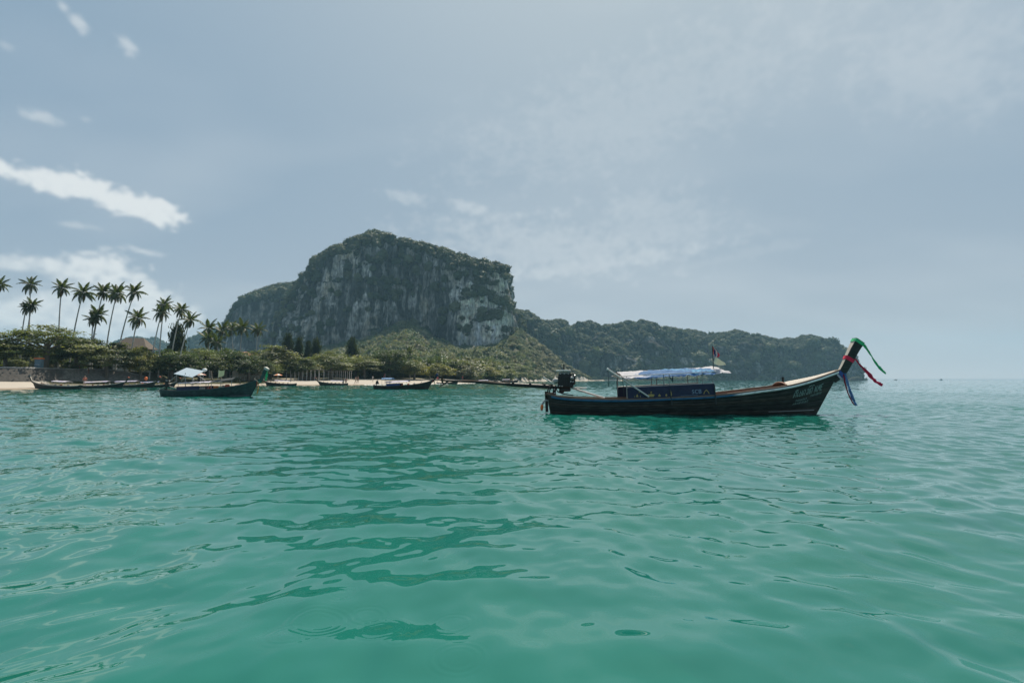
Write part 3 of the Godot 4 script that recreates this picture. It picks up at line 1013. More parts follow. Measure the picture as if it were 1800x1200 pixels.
func shore_trees() -> void:
	var ol := [Color(0.15, 0.19, 0.095), Color(0.12, 0.16, 0.078), Color(0.19, 0.22, 0.125), Color(0.09, 0.125, 0.06)]
	var li := [Color(0.19, 0.22, 0.11), Color(0.15, 0.185, 0.085), Color(0.23, 0.245, 0.14)]
	var dk := [Color(0.035, 0.05, 0.024), Color(0.045, 0.058, 0.028)]
	crowns["almond"] = []
	crowns["bush"] = []
	crowns["casuarina"] = []
	var shift := [Color(1, 1, 1), Color(0.62, 0.70, 0.66), Color(1.22, 1.12, 0.95), Color(0.82, 0.95, 0.8), Color(1.05, 0.95, 0.85), Color(0.5, 0.58, 0.55)]
	for k in 6:
		var tn := []
		for c in ol: tn.append(c * shift[k])
		crowns["almond"].append(leaf_crown(100 + k, [150, 120, 90, 135, 70, 110][k], [120, 130, 130, 110, 140, 130][k], [0.034, 0.038, 0.034, 0.03, 0.04, 0.034][k], Vector3(0.30, [0.085, 0.12, 0.07, 0.10, 0.06, 0.14][k], 0.30), -0.42, tn, [0.55, 0.4, 0.75, 0.5, 0.9, 0.35][k]))
	for k in 3:
		var tn := []
		for c in li: tn.append(c * [Color(1, 1, 1), Color(0.68, 0.74, 0.7), Color(1.1, 1.0, 0.8)][k])
		crowns["bush"].append(leaf_crown(200 + k, 150, 80, 0.045, Vector3(0.24, 0.16, 0.24), -0.40, tn, 0.5))
	for k in 2: crowns["casuarina"].append(leaf_crown(300 + k, 160, 46, 0.055, Vector3(0.34, 0.10, 0.34), 0.02, dk, 0.2, 0.25))
	var list := [
		["shade_tree", 8, 594, 70, 98, "almond", "tree cut by the left edge of the picture behind the seawall"],
		["shade_tree", 76, 570, 140, 100, "almond", "largest broad shade tree, its layered crown above the beached boat at far left"],
		["shade_tree", 130, 590, 70, 104, "almond", "dark tree filling the gap right of the largest shade tree"],
		["shade_tree", 186, 598, 96, 106, "almond", "wide layered tree hanging over the stone seawall"],
		["round_bush", 246, 611, 54, 110, "bush", "pale round bushy tree above the low end of the seawall"],
		["shade_tree", 300, 614, 84, 116, "almond", "flat topped tree behind the raised roof of the moored green boat"],
		["shade_tree", 350, 612, 74, 124, "almond", "layered tree above the middle of the moored green boat"],
		["shade_tree", 394, 612, 76, 130, "almond", "tree below the cluster of palms, left of the long pale roofs"],
		["shade_tree", 436, 622, 62, 134, "almond", "low tree in front of the long pale shore house"],
		["shade_tree", 474, 606, 92, 150, "almond", "tall layered tree left of the dark casuarinas"],
		["shade_tree", 456, 632, 60, 140, "almond", "low dark tree behind the prow of the moored green boat"],
		["shade_tree", 528, 630, 56, 150, "bush", "low rounded tree in front of the dark casuarinas"],
		["shade_tree", 582, 617, 84, 160, "almond", "broad lit tree right of the dark casuarinas"],
		["shade_tree", 640, 626, 62, 168, "almond", "tree behind the engine end of the middle boat"],
		["shade_tree", 684, 614, 76, 176, "almond", "tall pale tree above the middle boat"],
		["shade_tree", 728, 634, 50, 180, "bush", "rounded tree by the yellowing palm"],
		["shade_tree", 770, 640, 48, 190, "bush", "small pale tree behind the prow of the middle boat"],
		["shade_tree", 808, 634, 56, 205, "bush", "rounded tree above the beach boats right of the middle boat"],
		["shade_tree", 850, 642, 54, 235, "bush", "low rounded tree above the outboard shaft"],
		["shade_tree", 886, 648, 46, 275, "bush", "small tree near the right end of the beach"],
		["feathery_tree", 308, 570, 44, 132, "casuarina", "thin feathery tree standing among the right hand palms"],
		["casuarina", 504, 588, 32, 185, "casuarina", "tallest and leftmost of the dark casuarinas below the cliff"],
		["casuarina", 524, 594, 28, 188, "casuarina", "second dark casuarina from the left below the cliff"],
		["casuarina", 540, 600, 24, 186, "casuarina", "third dark casuarina from the left, the lowest of the row"],
		["casuarina", 554, 596, 28, 190, "casuarina", "rightmost of the four dark casuarinas below the cliff"],
		["casuarina", 618, 594, 34, 205, "casuarina", "lone dark casuarina right of the casuarina row"]]
	for q in list:
		tree(q[0], q[1], q[2], q[3], q[4], q[5], q[6], "trees along the shore")
	# more of the same low trees closing the belt, which nothing tells apart
	for k in 46:
		var px := lerpf(-60.0, 900.0, k / 45.0) + rng.randf_range(-8, 8)
		var d := tab(T_SHORE, px) + rng.randf_range(32.0, 50.0)
		var ty := lerpf(lerpf(622.0, 636.0, clampf((px - 200.0) / 300.0, 0, 1)), 650.0, clampf((px - 500.0) / 400.0, 0, 1)) + rng.randf_range(-13, 9)
		var marks := [[-20, "left edge of the picture"], [30, "first tall palms"], [66, "blue grey kiosk"], [106, "palm with the upright trunk"], [146, "timber frame"], [182, "blue drums"], [215, "brown roofed house"], [256, "orange float"], [284, "green boat's stern"], [322, "white roof panel"], [352, "pink parasol"], [388, "yellow flag"], [430, "long shore house"], [464, "green boat's prow"], [490, "orange parasol"], [536, "post shelter"], [594, "small dark shelter"], [628, "walking couple"], [660, "middle boat's engine"], [700, "middle boat's awning"], [745, "lone palm"], [768, "middle boat's prow"], [812, "raised propeller"], [858, "three people on the sand"], [900, "right end of the beach"]]
		var near: Array = marks[0]
		for q in marks:
			if absf(q[0] - px) < absf(near[0] - px): near = q
		var lab: String = "low %s tree in the belt just %s of the %s" % [["layered", "rounded", "spreading"][k % 3], "left" if px < near[0] else "right", near[1]]
		tree("shore_tree", px, ty, rng.randf_range(30, 60), d, ["almond", "bush", "almond"][k % 3], lab, "low trees in the green belt")

func frond_mesh(sd: int, droop: float, dead := false) -> ArrayMesh:
	# one palm leaf: an arching rib with a double row of hanging leaflets, about 1 long
	var r2 := RandomNumberGenerator.new()
	r2.seed = sd
	var st := stn()
	st.set_smooth_group(-1)
	var rib := []
	for k in 11:
		var t := k / 10.0
		rib.append(Vector3(t * (1.0 - 0.22 * t * droop), 0.42 * t - (0.30 + 0.55 * droop) * t * t, 0))
	st.set_color(Color(0.13, 0.13, 0.06))
	tube(st, rib, [0.014, 0.012, 0.01, 0.009, 0.008, 0.007, 0.006, 0.005, 0.004, 0.003, 0.002], 4)
	st.set_smooth_group(-1)
	for k in 34:
		var t := 0.12 + 0.88 * k / 33.0
		var f := t * 10.0
		var i := mini(int(f), 9)
		var p: Vector3 = rib[i].lerp(rib[i + 1], f - i)
		var d: Vector3 = (rib[i + 1] - rib[i]).normalized()
		var ln := 0.235 * sin(PI * clampf(t * 0.82 + 0.16, 0, 1)) + 0.03
		for sg in [-1.0, 1.0]:
			var o: Vector3 = (Vector3(0, 0, sg) * 0.8 + d * 0.55 + Vector3(0, -0.35 - 0.35 * r2.randf(), 0)).normalized() * ln * r2.randf_range(0.8, 1.1)
			var w: Vector3 = d * 0.016
			var c := r2.randf_range(0.8, 1.2)
			st.set_color(Color(0.17 * c, 0.12 * c, 0.065 * c) if dead else Color(0.09 * c, 0.11 * c, 0.052 * c))
			var tip: Vector3 = p + o + Vector3(0, -0.08 * ln, 0)
			var mid: Vector3 = p + o * 0.5 + Vector3(0, 0.02, 0)
			quad(st, p - w, p + w, mid + w * 1.2, mid - w * 1.2)
			tri(st, mid - w * 1.2, mid + w * 1.2, tip)
	return fin(st)

func palm(px: float, py: float, bx: float, by: float, d: float, size: float, label: String, group: String, fr: Array, tint := 0) -> void:
	var crown := P(px, py, d)
	var low := P(bx, by, d)
	var h0 := land_h(bx, d)
	var dir := low - crown
	var base := crown + dir * ((crown.y - h0) / maxf(-dir.y, 0.1))
	if absf(base.x - crown.x) > 6.0: base.x = crown.x + signf(base.x - crown.x) * 6.0
	var t := thing("coconut_palm", label, "palm tree", base, 0.0, group)
	var hh := crown - base
	var st := stn()
	var pts := []
	var rr := []
	for k in 15:
		var q := k / 14.0
		pts.append(Vector3(hh.x * pow(q, 1.25) , hh.y * q - (0.3 if k == 0 else 0.0), 0.5 * sin(q * 2.2)))
		rr.append(lerpf(0.155, 0.09, q) + (0.12 if k == 0 else 0.0) + (0.012 if k % 2 else 0.0))
	tube(st, pts, rr, 8)
	part("trunk", fin(st), M.palm_bark, t)
	var top: Vector3 = pts[14]
	var nst := stn()
	for k in 6:
		var a := TAU * k / 6.0
		nst.set_color(Color(0.12, 0.13, 0.05))
		ball(nst, top + Vector3(cos(a) * 0.24, -0.28, sin(a) * 0.24), Vector3(0.14, 0.17, 0.14), 7, 5)
	part("coconut_cluster", fin(nst), M.palm_leaf, t)
	var n := 16
	for k in rng.randi_range(1, 3):
		var dd := part("dead_frond", fr[3], M.palm_leaf, t, top)
		var ds := size * rng.randf_range(0.6, 0.85)
		dd.basis = Basis(Vector3.UP, rng.randf() * TAU) * Basis(Vector3(0, 0, 1), rng.randf_range(-1.25, -0.9)) * Basis().scaled(Vector3(ds, ds, ds))
	for k in n:
		var a := TAU * k * 0.381966 + rng.randf_range(-0.2, 0.2)
		var lift := lerpf(1.05, -0.75, float(k) / (n - 1)) + rng.randf_range(-0.15, 0.15)
		var o := part("frond", fr[(k * 3) / n], M.palm_leaf, t, top)
		var s := size * rng.randf_range(0.78, 1.08)
		o.basis = Basis(Vector3.UP, a) * Basis(Vector3(0, 0, 1), lift) * Basis(Vector3.RIGHT, rng.randf_range(-0.5, 0.5)) * Basis().scaled(Vector3(s, s, s))

func palms() -> void:
	var fr := [frond_mesh(1, 0.25), frond_mesh(2, 0.6), frond_mesh(3, 0.95), frond_mesh(4, 1.1, true)]
	var g := "tall coconut palms at the left"
	var big := [
		[1, 502, -6, 560, 112, 2.7, "tall coconut palm cut by the left edge of the picture"],
		[56, 501, 54, 566, 118, 2.6, "tallest slim coconut palm standing over a smaller pair of palms"],
		[110, 507, 106, 576, 114, 2.9, "coconut palm with a straight upright trunk above the largest shade tree"],
		[148, 515, 134, 584, 112, 3.0, "coconut palm with a wide shaggy crown and long leaning trunk"],
		[183, 514, 168, 590, 118, 2.6, "coconut palm whose trunk passes behind the low double palm"],
		[207, 517, 192, 598, 114, 3.0, "leaning coconut palm left of the brown roofed house, under the cloud"],
		[238, 514, 217, 594, 114, 2.8, "strongly leaning coconut palm, its crown above the brown roofed house"],
		[48, 542, 44, 571, 116, 2.1, "left stem of the small low pair of palms"],
		[58, 537, 54, 566, 117, 2.3, "right stem of the small low pair of palms"],
		[166, 562, 164, 595, 112, 2.3, "left stem of the low double palm in the middle of the palm row"],
		[174, 554, 168, 595, 113, 2.7, "right taller stem of the low double palm in the middle of the palm row"],
		[244, 560, 236, 606, 112, 3.0, "short coconut palm with a big round crown in front of the brown roof"],
		[290, 537, 284, 600, 114, 2.7, "taller of the two palms with overlapping crowns right of the house"],
		[286, 550, 274, 608, 112, 2.6, "lower of the two palms with overlapping crowns right of the house"],
		[320, 545, 313, 580, 118, 2.5, "slim palm with a pointed crown beside the feathery tree"],
		[336, 563, 325, 606, 116, 2.7, "rightmost tall palm standing against the sky, with star shaped crown"]]
	for q in big: palm(q[0], q[1], q[2], q[3], q[4], q[5], q[6], g, fr)
	var g2 := "palms clustered in front of the cliff"
	var small := [[368, 578, 368, 610, 140, 3.4, "leftmost palm of the cluster in front of the cliff"], [390, 580, 388, 612, 150, 3.5, "second palm of the cluster in front of the cliff"],
		[408, 578, 410, 615, 160, 3.3, "slim third palm of the cluster in front of the cliff"], [427, 576, 424, 612, 150, 3.7, "brightest and fullest palm of the cluster in front of the cliff"],
		[454, 580, 452, 612, 160, 3.2, "rightmost palm of the cluster in front of the cliff"], [366, 596, 368, 620, 135, 3.2, "low palm under the left end of the cluster"],
		[382, 603, 384, 625, 135, 3.2, "lowest palm of the cluster, drooping above the green belt"], [719, 622, 720, 650, 185, 3.6, "lone palm with pale crown above the middle boat's prow"],
		[754, 640, 755, 655, 195, 3.2, "short palm right of the lone palm above the prow of the middle boat"]]
	for q in small: palm(q[0], q[1], q[2], q[3], q[4], q[5], q[6], g2, fr)

# ---------------------------------------------------------------- buildings on the shore
func hut(called: String, label: String, px: float, d: float, size: Vector3, eave: float, ridge: float, wallm: Material, roofm: Material, turn := 0.0, group := "") -> Node3D:
	var b := G(px, d)
	b.y = land_h(px, d)
	var t := thing(called, label, "house", b, turn, group)
	var st := stn()
	box(st, Vector3(0, eave / 2.0, 0), Vector3(size.x, eave, size.z))
	part("wall", fin(st), wallm, t)
	st = stn()
	st.set_smooth_group(-1)
	var hx := size.x / 2.0 + 0.7
	var hz := size.z / 2.0 + 0.7
	var rx := size.x / 2.0 - size.z * 0.25
	var e := eave - 0.15
	var A := Vector3(-hx, e, hz)
	var B := Vector3(hx, e, hz)
	var C := Vector3(hx, e, -hz)
	var D := Vector3(-hx, e, -hz)
	var R1 := Vector3(-rx, ridge, 0)
	var R2 := Vector3(rx, ridge, 0)
	quad(st, A, B, R2, R1); quad(st, C, D, R1, R2); tri(st, B, C, R2); tri(st, D, A, R1)
	quad(st, D, C, B, A)
	part("roof", fin(st), roofm, t)
	var nw := int(size.x / 2.4)
	for k in nw:
		var x := lerpf(-size.x / 2 + 1.2, size.x / 2 - 1.2, (k + 0.5) / nw)
		var w := part("window", bar(Vector3(x, eave * 0.62, size.z / 2 + 0.03), Vector3(1.0, 1.1, 0.08)), M.wood_brown, t)
		part("pane", bar(Vector3(x, eave * 0.62, size.z / 2 + 0.08), Vector3(0.84, 0.94, 0.03)), M.dark_glass, w)
	return t

func shore_buildings() -> void:
	hut("roofed_house", "house with a brown hipped roof showing above the trees below the palms", 233, 124, Vector3(6.2, 0, 5.0), 5.4, 7.9, M.plaster, M.thatch, 0.2)
	hut("roofed_house", "pale roofed house showing between trees under the palm cluster", 426, 168, Vector3(8, 0, 6), 6.2, 8.0, M.plaster, M.roof_tile, -0.1)
	hut("roofed_house", "small pale gable left of the casuarinas under the palms", 452, 175, Vector3(4.4, 0, 4.4), 5.4, 7.2, M.plaster, M.thatch, 0.1)
	var lg := hut("shore_house", "long low shore house with a veranda rail right of the moored green boat's flag", 438, 141, Vector3(7.4, 0, 3.2), 3.4, 4.6, M.plaster, M.roof_tile, 0.0)
	part("veranda_rail", bar(Vector3(0, 1.0, 2.6), Vector3(7.4, 0.09, 0.09)), M.white_paint, lg)
	for k in 9: part("rail_post", bar(Vector3(-3.7 + k * 0.925, 0.5, 2.6), Vector3(0.08, 1.0, 0.08)), M.white_paint, lg)
	# open beach shelter on many posts
	var b := G(536, 150)
	b.y = land_h(536, 150)
	var p := thing("beach_shelter", "open beach shelter on a row of pale posts under the trees", "shelter", b, 0.0)
	part("roof", bar(Vector3(0, 2.95, 0), Vector3(9.6, 0.16, 4.2), 0.03), M.thatch, p)
	for k in 9:
		for z in [-1.8, 1.8]:
			part("post", rod(Vector3(-4.5 + k * 1.12, -0.2, z), Vector3(-4.5 + k * 1.12, 2.9, z), 0.08, 6), M.pale_pole, p)
	part("counter", bar(Vector3(0.6, 0.55, -0.8), Vector3(5.2, 1.1, 0.6), 0.03), M.wood_brown, p)
	# second, smaller one
	b = G(594, 156); b.y = land_h(594, 156)
	p = thing("beach_shelter", "smaller dark beach shelter on thin posts behind the beached boat", "shelter", b, 0.1)
	part("roof", bar(Vector3(0, 2.7, 0), Vector3(7.5, 0.14, 3.4), 0.03), M.thatch, p)
	for k in 7:
		for z in [-1.4, 1.4]:
			part("post", rod(Vector3(-3.5 + k * 1.16, -0.2, z), Vector3(-3.5 + k * 1.16, 2.7, z), 0.07, 6), M.pale_pole, p)
	# kiosk at the far left
	b = G(66, 96); b.y = land_h(66, 96)
	p = thing("beach_kiosk", "narrow blue grey kiosk with an orange cap under the largest shade tree", "kiosk", b, 0.15)
	part("cabin", bar(Vector3(0, 0.95, 0), Vector3(0.95, 1.9, 0.9), 0.04), mat("kiosk_paint", L(0.12, 0.18, 0.22), 0.7), p)
	part("cap", bar(Vector3(0, 2.0, 0), Vector3(1.1, 0.2, 1.05), 0.03), M.orange, p)
	part("counter_shelf", bar(Vector3(0, 0.9, 0.55), Vector3(0.8, 0.05, 0.25)), M.white_paint, p)
	# timber frame and blue crates above the seawall
	b = G(146, 104); b.y = land_h(146, 104)
	p = thing("timber_frame", "brown timber frame standing on the seawall under the trees", "frame", b, 0.0)
	for x in [-0.9, 0.9]: part("post", bar(Vector3(x, 0.75, 0), Vector3(0.12, 1.5, 0.12)), M.wood_red, p)
	part("beam", bar(Vector3(0, 1.55, 0), Vector3(2.2, 0.14, 0.14)), M.wood_red, p)
	var n := 0
	for q in [[150, 103.5, 0.6], [168, 105, 0.8], [176, 105.5, 0.8], [188, 106.5, 0.7]]:
		b = G(q[0], q[1]); b.y = land_h(q[0], q[1])
		p = thing("plastic_drum", ["light blue drum beside the timber frame", "left blue drum of three beneath the wide layered tree", "middle blue drum of three beneath the wide layered tree", "right blue drum of three beneath the wide layered tree"][n], "drum", b, 0.0, "blue drums on the seawall")
		n += 1
		var st := stn()
		tube(st, [Vector3(0, 0, 0), Vector3(0, 0.02, 0), Vector3(0, 0.3 , 0), Vector3(0, 0.33, 0), Vector3(0, q[2], 0), Vector3(0, q[2] + 0.03, 0)], [0.27, 0.3, 0.3, 0.315, 0.3, 0.27], 14)
		part("drum_body", fin(st), M.blue_plastic, p)
		part("lid", bar(Vector3(0, q[2] + 0.05, 0), Vector3(0.3, 0.03, 0.3)), M.white_paint, p)
	# orange float hung on a stake by the seawall
	b = G(256, 97); b.y = land_h(256, 97)
	p = thing("orange_float", "round orange float on a stake at the low end of the seawall", "buoy", b, 0.0)
	part("stake", rod(Vector3(0, -0.2, 0), Vector3(0, 1.4, 0), 0.04, 6), M.wood_brown, p)
	var st := stn()
	ball(st, Vector3(0, 1.5, 0), Vector3(0.26, 0.30, 0.26), 14, 10)
	part("float", fin(st), M.orange, p)
	# two parasols on the beach
	for q in [[352, 112, 0], [488, 133, 1]]:
		b = G(q[0], q[1]); b.y = land_h(q[0], q[1])
		p = thing("beach_parasol", ["faded pink parasol on the shore behind the moored green boat", "orange parasol on the sand right of the moored green boat's prow"][q[2]], "parasol", b, 0.3)
		part("pole", rod(Vector3(0, -0.2, 0), Vector3(0, 2.3, 0), 0.03, 6), M.white_paint, p)
		var cs := stn()
		cs.set_smooth_group(-1)
		for k in 8:
			var a := -TAU * k / 8.0
			var a2 := -TAU * (k + 1) / 8.0
			cs.set_color([Color(0.62, 0.34, 0.26), Color(0.66, 0.24, 0.08)][q[2]] if k % 2 else Color(0.6, 0.56, 0.5))
			tri(cs, Vector3(0, 2.4, 0), Vector3(cos(a) * 1.1, 1.95, sin(a) * 1.1), Vector3(cos(a2) * 1.1, 1.95, sin(a2) * 1.1))
		part("canopy", fin(cs), M.cloth, p)

# ---------------------------------------------------------------- boats
const BD := 22.2
var BO := Vector3.ZERO
var SY := []
var SB := []
var X0 := 0.0
var X1 := 0.0
var W0 := 0.0
var W1 := 0.0

func bl(px: float, py: float, z := 0.0) -> Vector3:
	# boat space: where the big boat shows at photograph point (px, py) on the plane z
	var p := P(px, py, BD - z) - BO
	return Vector3(p.x, p.y, z)

func boat_lines() -> void:
	BO = G(1205, BD)
	var sx := []
	for q in [[962, 692, 0.36], [979, 696.5, 0.60], [1010, 699.5, 0.80], [1066, 701.5, 0.94], [1120, 701, 1.0], [1181, 698.6, 1.0], [1257, 694.7, 0.94], [1339, 685, 0.78], [1391, 677, 0.57], [1434, 665.5, 0.34], [1460, 656.5, 0.19], [1476, 650.5, 0.09]]:
		var p := bl(q[0], q[1], q[2])
		SY.append(Vector2(p.x, p.y)); SB.append(Vector2(p.x, q[2]))
		sx.append(p.x)
	X0 = sx[0]
	X1 = sx[sx.size() - 1]
	W0 = bl(969, 725, 0.3).x
	W1 = bl(1434, 727, 0.05).x

func hull(t: float, s: float, side: float, off := 0.0) -> Vector3:
	var x := lerpf(X0, X1, t)
	var ys := tab(SY, x)
	var b := tab(SB, x) + off
	var bw := b * lerpf(0.84, 0.52, smoothstep(0.5, 1.0, t))
	var xw := lerpf(W0, W1, t)
	if s < 0.75:
		var q := s / 0.75
		var p := Vector3(lerpf(x, xw, q), lerpf(ys, 0.0, q), lerpf(b, bw, q))
		p.z += 0.05 * sin(q * PI) * minf(1.0, b * 2.0)
		p.z *= side
		return p
	var q2 := (s - 0.75) / 0.25
	return Vector3(lerpf(xw, xw - 0.12 * t, q2), lerpf(0.0, -0.4, q2), lerpf(bw, 0.03, q2 * q2) * side)

func strip(s0: float, s1: float, side: float, off: float, nt := 44, t0 := 0.0, t1 := 1.0) -> ArrayMesh:
	# one plank: a band of the hull standing a little proud, its edges turned in
	var pts := PackedVector3Array()
	var rows := [[s0, off - 0.022], [s0 + 0.004, off], [lerpf(s0, s1, 0.5), off + 0.003], [s1 - 0.004, off], [s1, off - 0.022]]
	for r in rows:
		for i in nt:
			pts.append(hull(lerpf(t0, t1, float(i) / (nt - 1)), r[0], side, r[1]))
	if side > 0: return grid_flip(pts, nt, 5)
	return grid(pts, nt, 5)

func grid_flip(pts: PackedVector3Array, nu: int, nv: int, cols := PackedColorArray()) -> ArrayMesh:
	var q := PackedVector3Array()
	var c := PackedColorArray()
	for j in nv:
		for i in nu:
			q.append(pts[(nv - 1 - j) * nu + i])
			if not cols.is_empty(): c.append(cols[(nv - 1 - j) * nu + i])
	return grid(q, nu, nv, false, c)

func ribbon(pts: Array, widths: Array, wdir: Vector3, col: Color, thick := 0.006) -> ArrayMesh:
	# a strip of cloth that twists, creases lengthwise and frays at its end
	var st := stn()
	st.set_smooth_group(0)
	var n := pts.size()
	var m := 26
	var rows := []
	for k in m:
		var f := float(k) / (m - 1) * (n - 1)
		var i := mini(int(f), n - 2)
		var t := f - i
		var p: Vector3 = pts[i].cubic_interpolate(pts[i + 1], pts[maxi(i - 1, 0)], pts[mini(i + 2, n - 1)], t)
		var w: float = lerpf(widths[i], widths[i + 1], t) * (1.0 + 0.22 * nB.get_noise_2d(f * 1.7 + col.r * 30.0, 3.0))
		var d: Vector3 = (pts[i + 1] - pts[i]).normalized()
		var side := wdir.rotated(d, 0.75 * nB.get_noise_2d(f * 0.8, col.g * 20.0) * 2.0).normalized()
		var nn := side.cross(d).normalized()
		p += nn * 0.05 * nB.get_noise_2d(f * 1.3, col.b * 9.0 + 5.0)
		var row := []
		for e in 5:
			var u := e / 4.0 - 0.5
			row.append(p + side * w * u + nn * w * 0.16 * sin(u * 9.0 + f * 1.2) + d * (0.05 * (e % 2) if k == m - 1 else 0.0))
		rows.append([row, nn])
	for k in m - 1:
		var sh := 0.85 + 0.3 * absf(nA.get_noise_2d(k * 0.35, col.r * 10.0))
		st.set_color(Color(col.r * sh, col.g * sh, col.b * sh))
		for e in 4:
			var o0: Vector3 = rows[k][1] * thick * 0.5
			var o1: Vector3 = rows[k + 1][1] * thick * 0.5
			var q: Array = [rows[k][0][e], rows[k + 1][0][e], rows[k + 1][0][e + 1], rows[k][0][e + 1]]
			quad(st, q[0] + o0, q[1] + o1, q[2] + o1, q[3] + o0)
			quad(st, q[3] - o0, q[2] - o1, q[1] - o1, q[0] - o0)
	return fin(st)

func prow_points() -> Array:
	return [bl(1466, 668), bl(1479, 657), bl(1486, 645), bl(1493, 631), bl(1501, 615), bl(1509.5, 600)]

func boat(label: String, at: Vector3, yaw: float, scale_: float, o: Dictionary) -> Node3D:
	var b := thing("longtail_boat", label, "boat", at, yaw, o.get("group", ""))
	b.scale = Vector3(scale_, scale_, scale_)
	b.rotation.x = o.get("heel", 0.0)
	var hm: Material = M[o.get("hull", "hull_black")]
	var detail: bool = o.get("detail", false)
	var nt := 44 if detail else 26
	# hull shell, outside and inside
	var st := stn()
	var pts := PackedVector3Array()
	var ss := [0.0, 0.1, 0.2, 0.3, 0.4, 0.5, 0.6, 0.75, 0.88, 1.0]
	for s in ss:
		for i in nt: pts.append(hull(float(i) / (nt - 1), s, 1.0, -0.02))
	var sh := part("hull", grid_flip(pts, nt, ss.size()), hm, b)
	pts = PackedVector3Array()
	for s in ss:
		for i in nt: pts.append(hull(float(i) / (nt - 1), s, -1.0, -0.02))
	part("far_side", grid(pts, nt, ss.size()), hm, sh)
	# transom
	st.set_smooth_group(-1)
	for k in ss.size() - 1:
		quad(st, hull(0, ss[k], -1, -0.02), hull(0, ss[k + 1], -1, -0.02), hull(0, ss[k + 1], 1, -0.02), hull(0, ss[k], 1, -0.02))
	part("transom", fin(st), hm, sh)
	var np := 6 if detail else 3
	for side in [1.0, -1.0]:
		for k in np:
			var a := 0.05 + 0.70 * k / np
			var pm: Material = hm if (k * 7 + int(side)) % 3 else M[o.get("hull2", o.get("hull", "hull_black"))]
			part("plank", strip(a + 0.004, a + 0.70 / np - 0.004, side, 0.006, nt), pm, sh)
	# inside lining, floor, seats
	for side in [1.0, -1.0]:
		pts = PackedVector3Array()
		for s in [0.0, 0.25, 0.5, 0.68]:
			for i in nt: pts.append(hull(lerpf(0.02, 0.93, float(i) / (nt - 1)), s, side, -0.06))
		part("lining", grid(pts, nt, 4) if side > 0 else grid_flip(pts, nt, 4), M[o.get("lining", "wood_red")], b)
	pts = PackedVector3Array()
	for j in 2:
		for i in nt:
			var t := lerpf(0.03, 0.9, float(i) / (nt - 1))
			var p := hull(t, 0.66, 1.0, -0.06)
			pts.append(Vector3(p.x, maxf(p.y, 0.08), p.z if j == 0 else -p.z))
	part("floor", grid(pts, nt, 2), M.wood_brown, b)
	for t in [0.16, 0.34, 0.5, 0.62]:
		var p := hull(t, 0.35, 1.0, -0.06)
		part("thwart", bar(Vector3(p.x, p.y, 0), Vector3(0.22, 0.04, p.z * 2.0 - 0.02), 0.01), M.wood_pale, b)
	# gunwale cap and painted rubbing strake
	for side in [1.0, -1.0]:
		var cap := stn()
		var prof := [Vector2(-0.075, -0.03), Vector2(0.03, -0.03), Vector2(0.035, 0.005), Vector2(0.02, 0.028), Vector2(-0.06, 0.028), Vector2(-0.075, 0.01)]
		cap.set_smooth_group(-1)
		for i in nt - 1:
			for k in prof.size():
				var q := []
				for e in [[0, 0], [1, 0], [1, 1], [0, 1]]:
					var pr: Vector2 = prof[(k + e[1]) % prof.size()]
					var h := hull(float(i + e[0]) / (nt - 1), 0.0, 1.0, 0.0)
					q.append(Vector3(h.x, h.y + pr.y, (h.z + pr.x) * side))
				if side > 0: quad(cap, q[3], q[2], q[1], q[0])
				else: quad(cap, q[0], q[1], q[2], q[3])
		part("gunwale", fin(cap), M[o.get("cap", "wood_brown")], b)
		var rp := PackedVector3Array()
		var rc := PackedColorArray()
		var nn := nt * 3
		for r in [[0.035, 0.015], [0.030, 0.052], [0.060, 0.056], [0.105, 0.052], [0.112, 0.012]]:
			for i in nn:
				var t := lerpf(0.012, 0.995, float(i) / (nn - 1))
				var h := hull(t, 0.0, 1.0, 0.0)
				rp.append(Vector3(h.x, h.y - r[0], (h.z + r[1]) * side))
				var white := Color(0.80, 0.80, 0.78)
				var c: Color = white
				if o.has("rail"): c = o.rail
				else:
					if t < 0.06 or (t > 0.268 and t < 0.60): c = Color(0.015, 0.105, 0.20)
					elif t < 0.70: c = Color(0.015, 0.105, 0.20).lerp(white, smoothstep(0.6, 0.64, t))
				if nA.get_noise_2d(t * 60.0, r[0] * 20.0) > 0.32: c = c * 0.55
				rc.append(Color(c.r, c.g, c.b))
		part("rubbing_strake", grid_flip(rp, nn, 5, rc) if side > 0 else grid(rp, nn, 5, false, rc), M.paint, b)
		# faded stripe near the waterline at the bow
		if detail:
			part("bow_stripe", strip(0.674, 0.693, side, 0.016, 20, 0.80, 0.985), M.grey_metal, sh)
	# foredeck boards, narrowing into the bow
	var nb := 6
	for k in nb:
		var dp := PackedVector3Array()
		for j in 2:
			for i in 16:
				var t := lerpf(0.80, 0.988, i / 15.0)
				var h := hull(t, 0.0, 1.0, -0.05)
				var zz := lerpf(-h.z, h.z, (k + (0.03 if j == 0 else 0.97)) / nb)
				var rel := zz / maxf(h.z, 0.01)
				dp.append(Vector3(h.x, h.y + 0.012 + 0.11 * (1.0 - rel * rel) * minf(1.0, h.z * 2.2), zz))
		part("deck_board", grid_flip(dp, 16, 2), M.wood_pale, b)
	st = stn()
	var arch := []
	for k in 13:
		var h := hull(0.80, 0.0, 1.0, -0.05)
		var rel := lerpf(-1.0, 1.0, k / 12.0)
		arch.append(Vector3(h.x - 0.02, h.y + 0.03 + 0.11 * (1.0 - rel * rel), h.z * rel))
	tube(st, arch, [0.035], 6)
	part("deck_coaming", fin(st), M.wood_red, b)
	part("mooring_post", rod(hull(0.81, 0, 0.0) + Vector3(0, 0.05, 0), hull(0.81, 0, 0.0) + Vector3(0, 0.34, 0), 0.05, 8), M.hull_black, b)
	# stem and raised prow
	st = stn()
	var stem := []
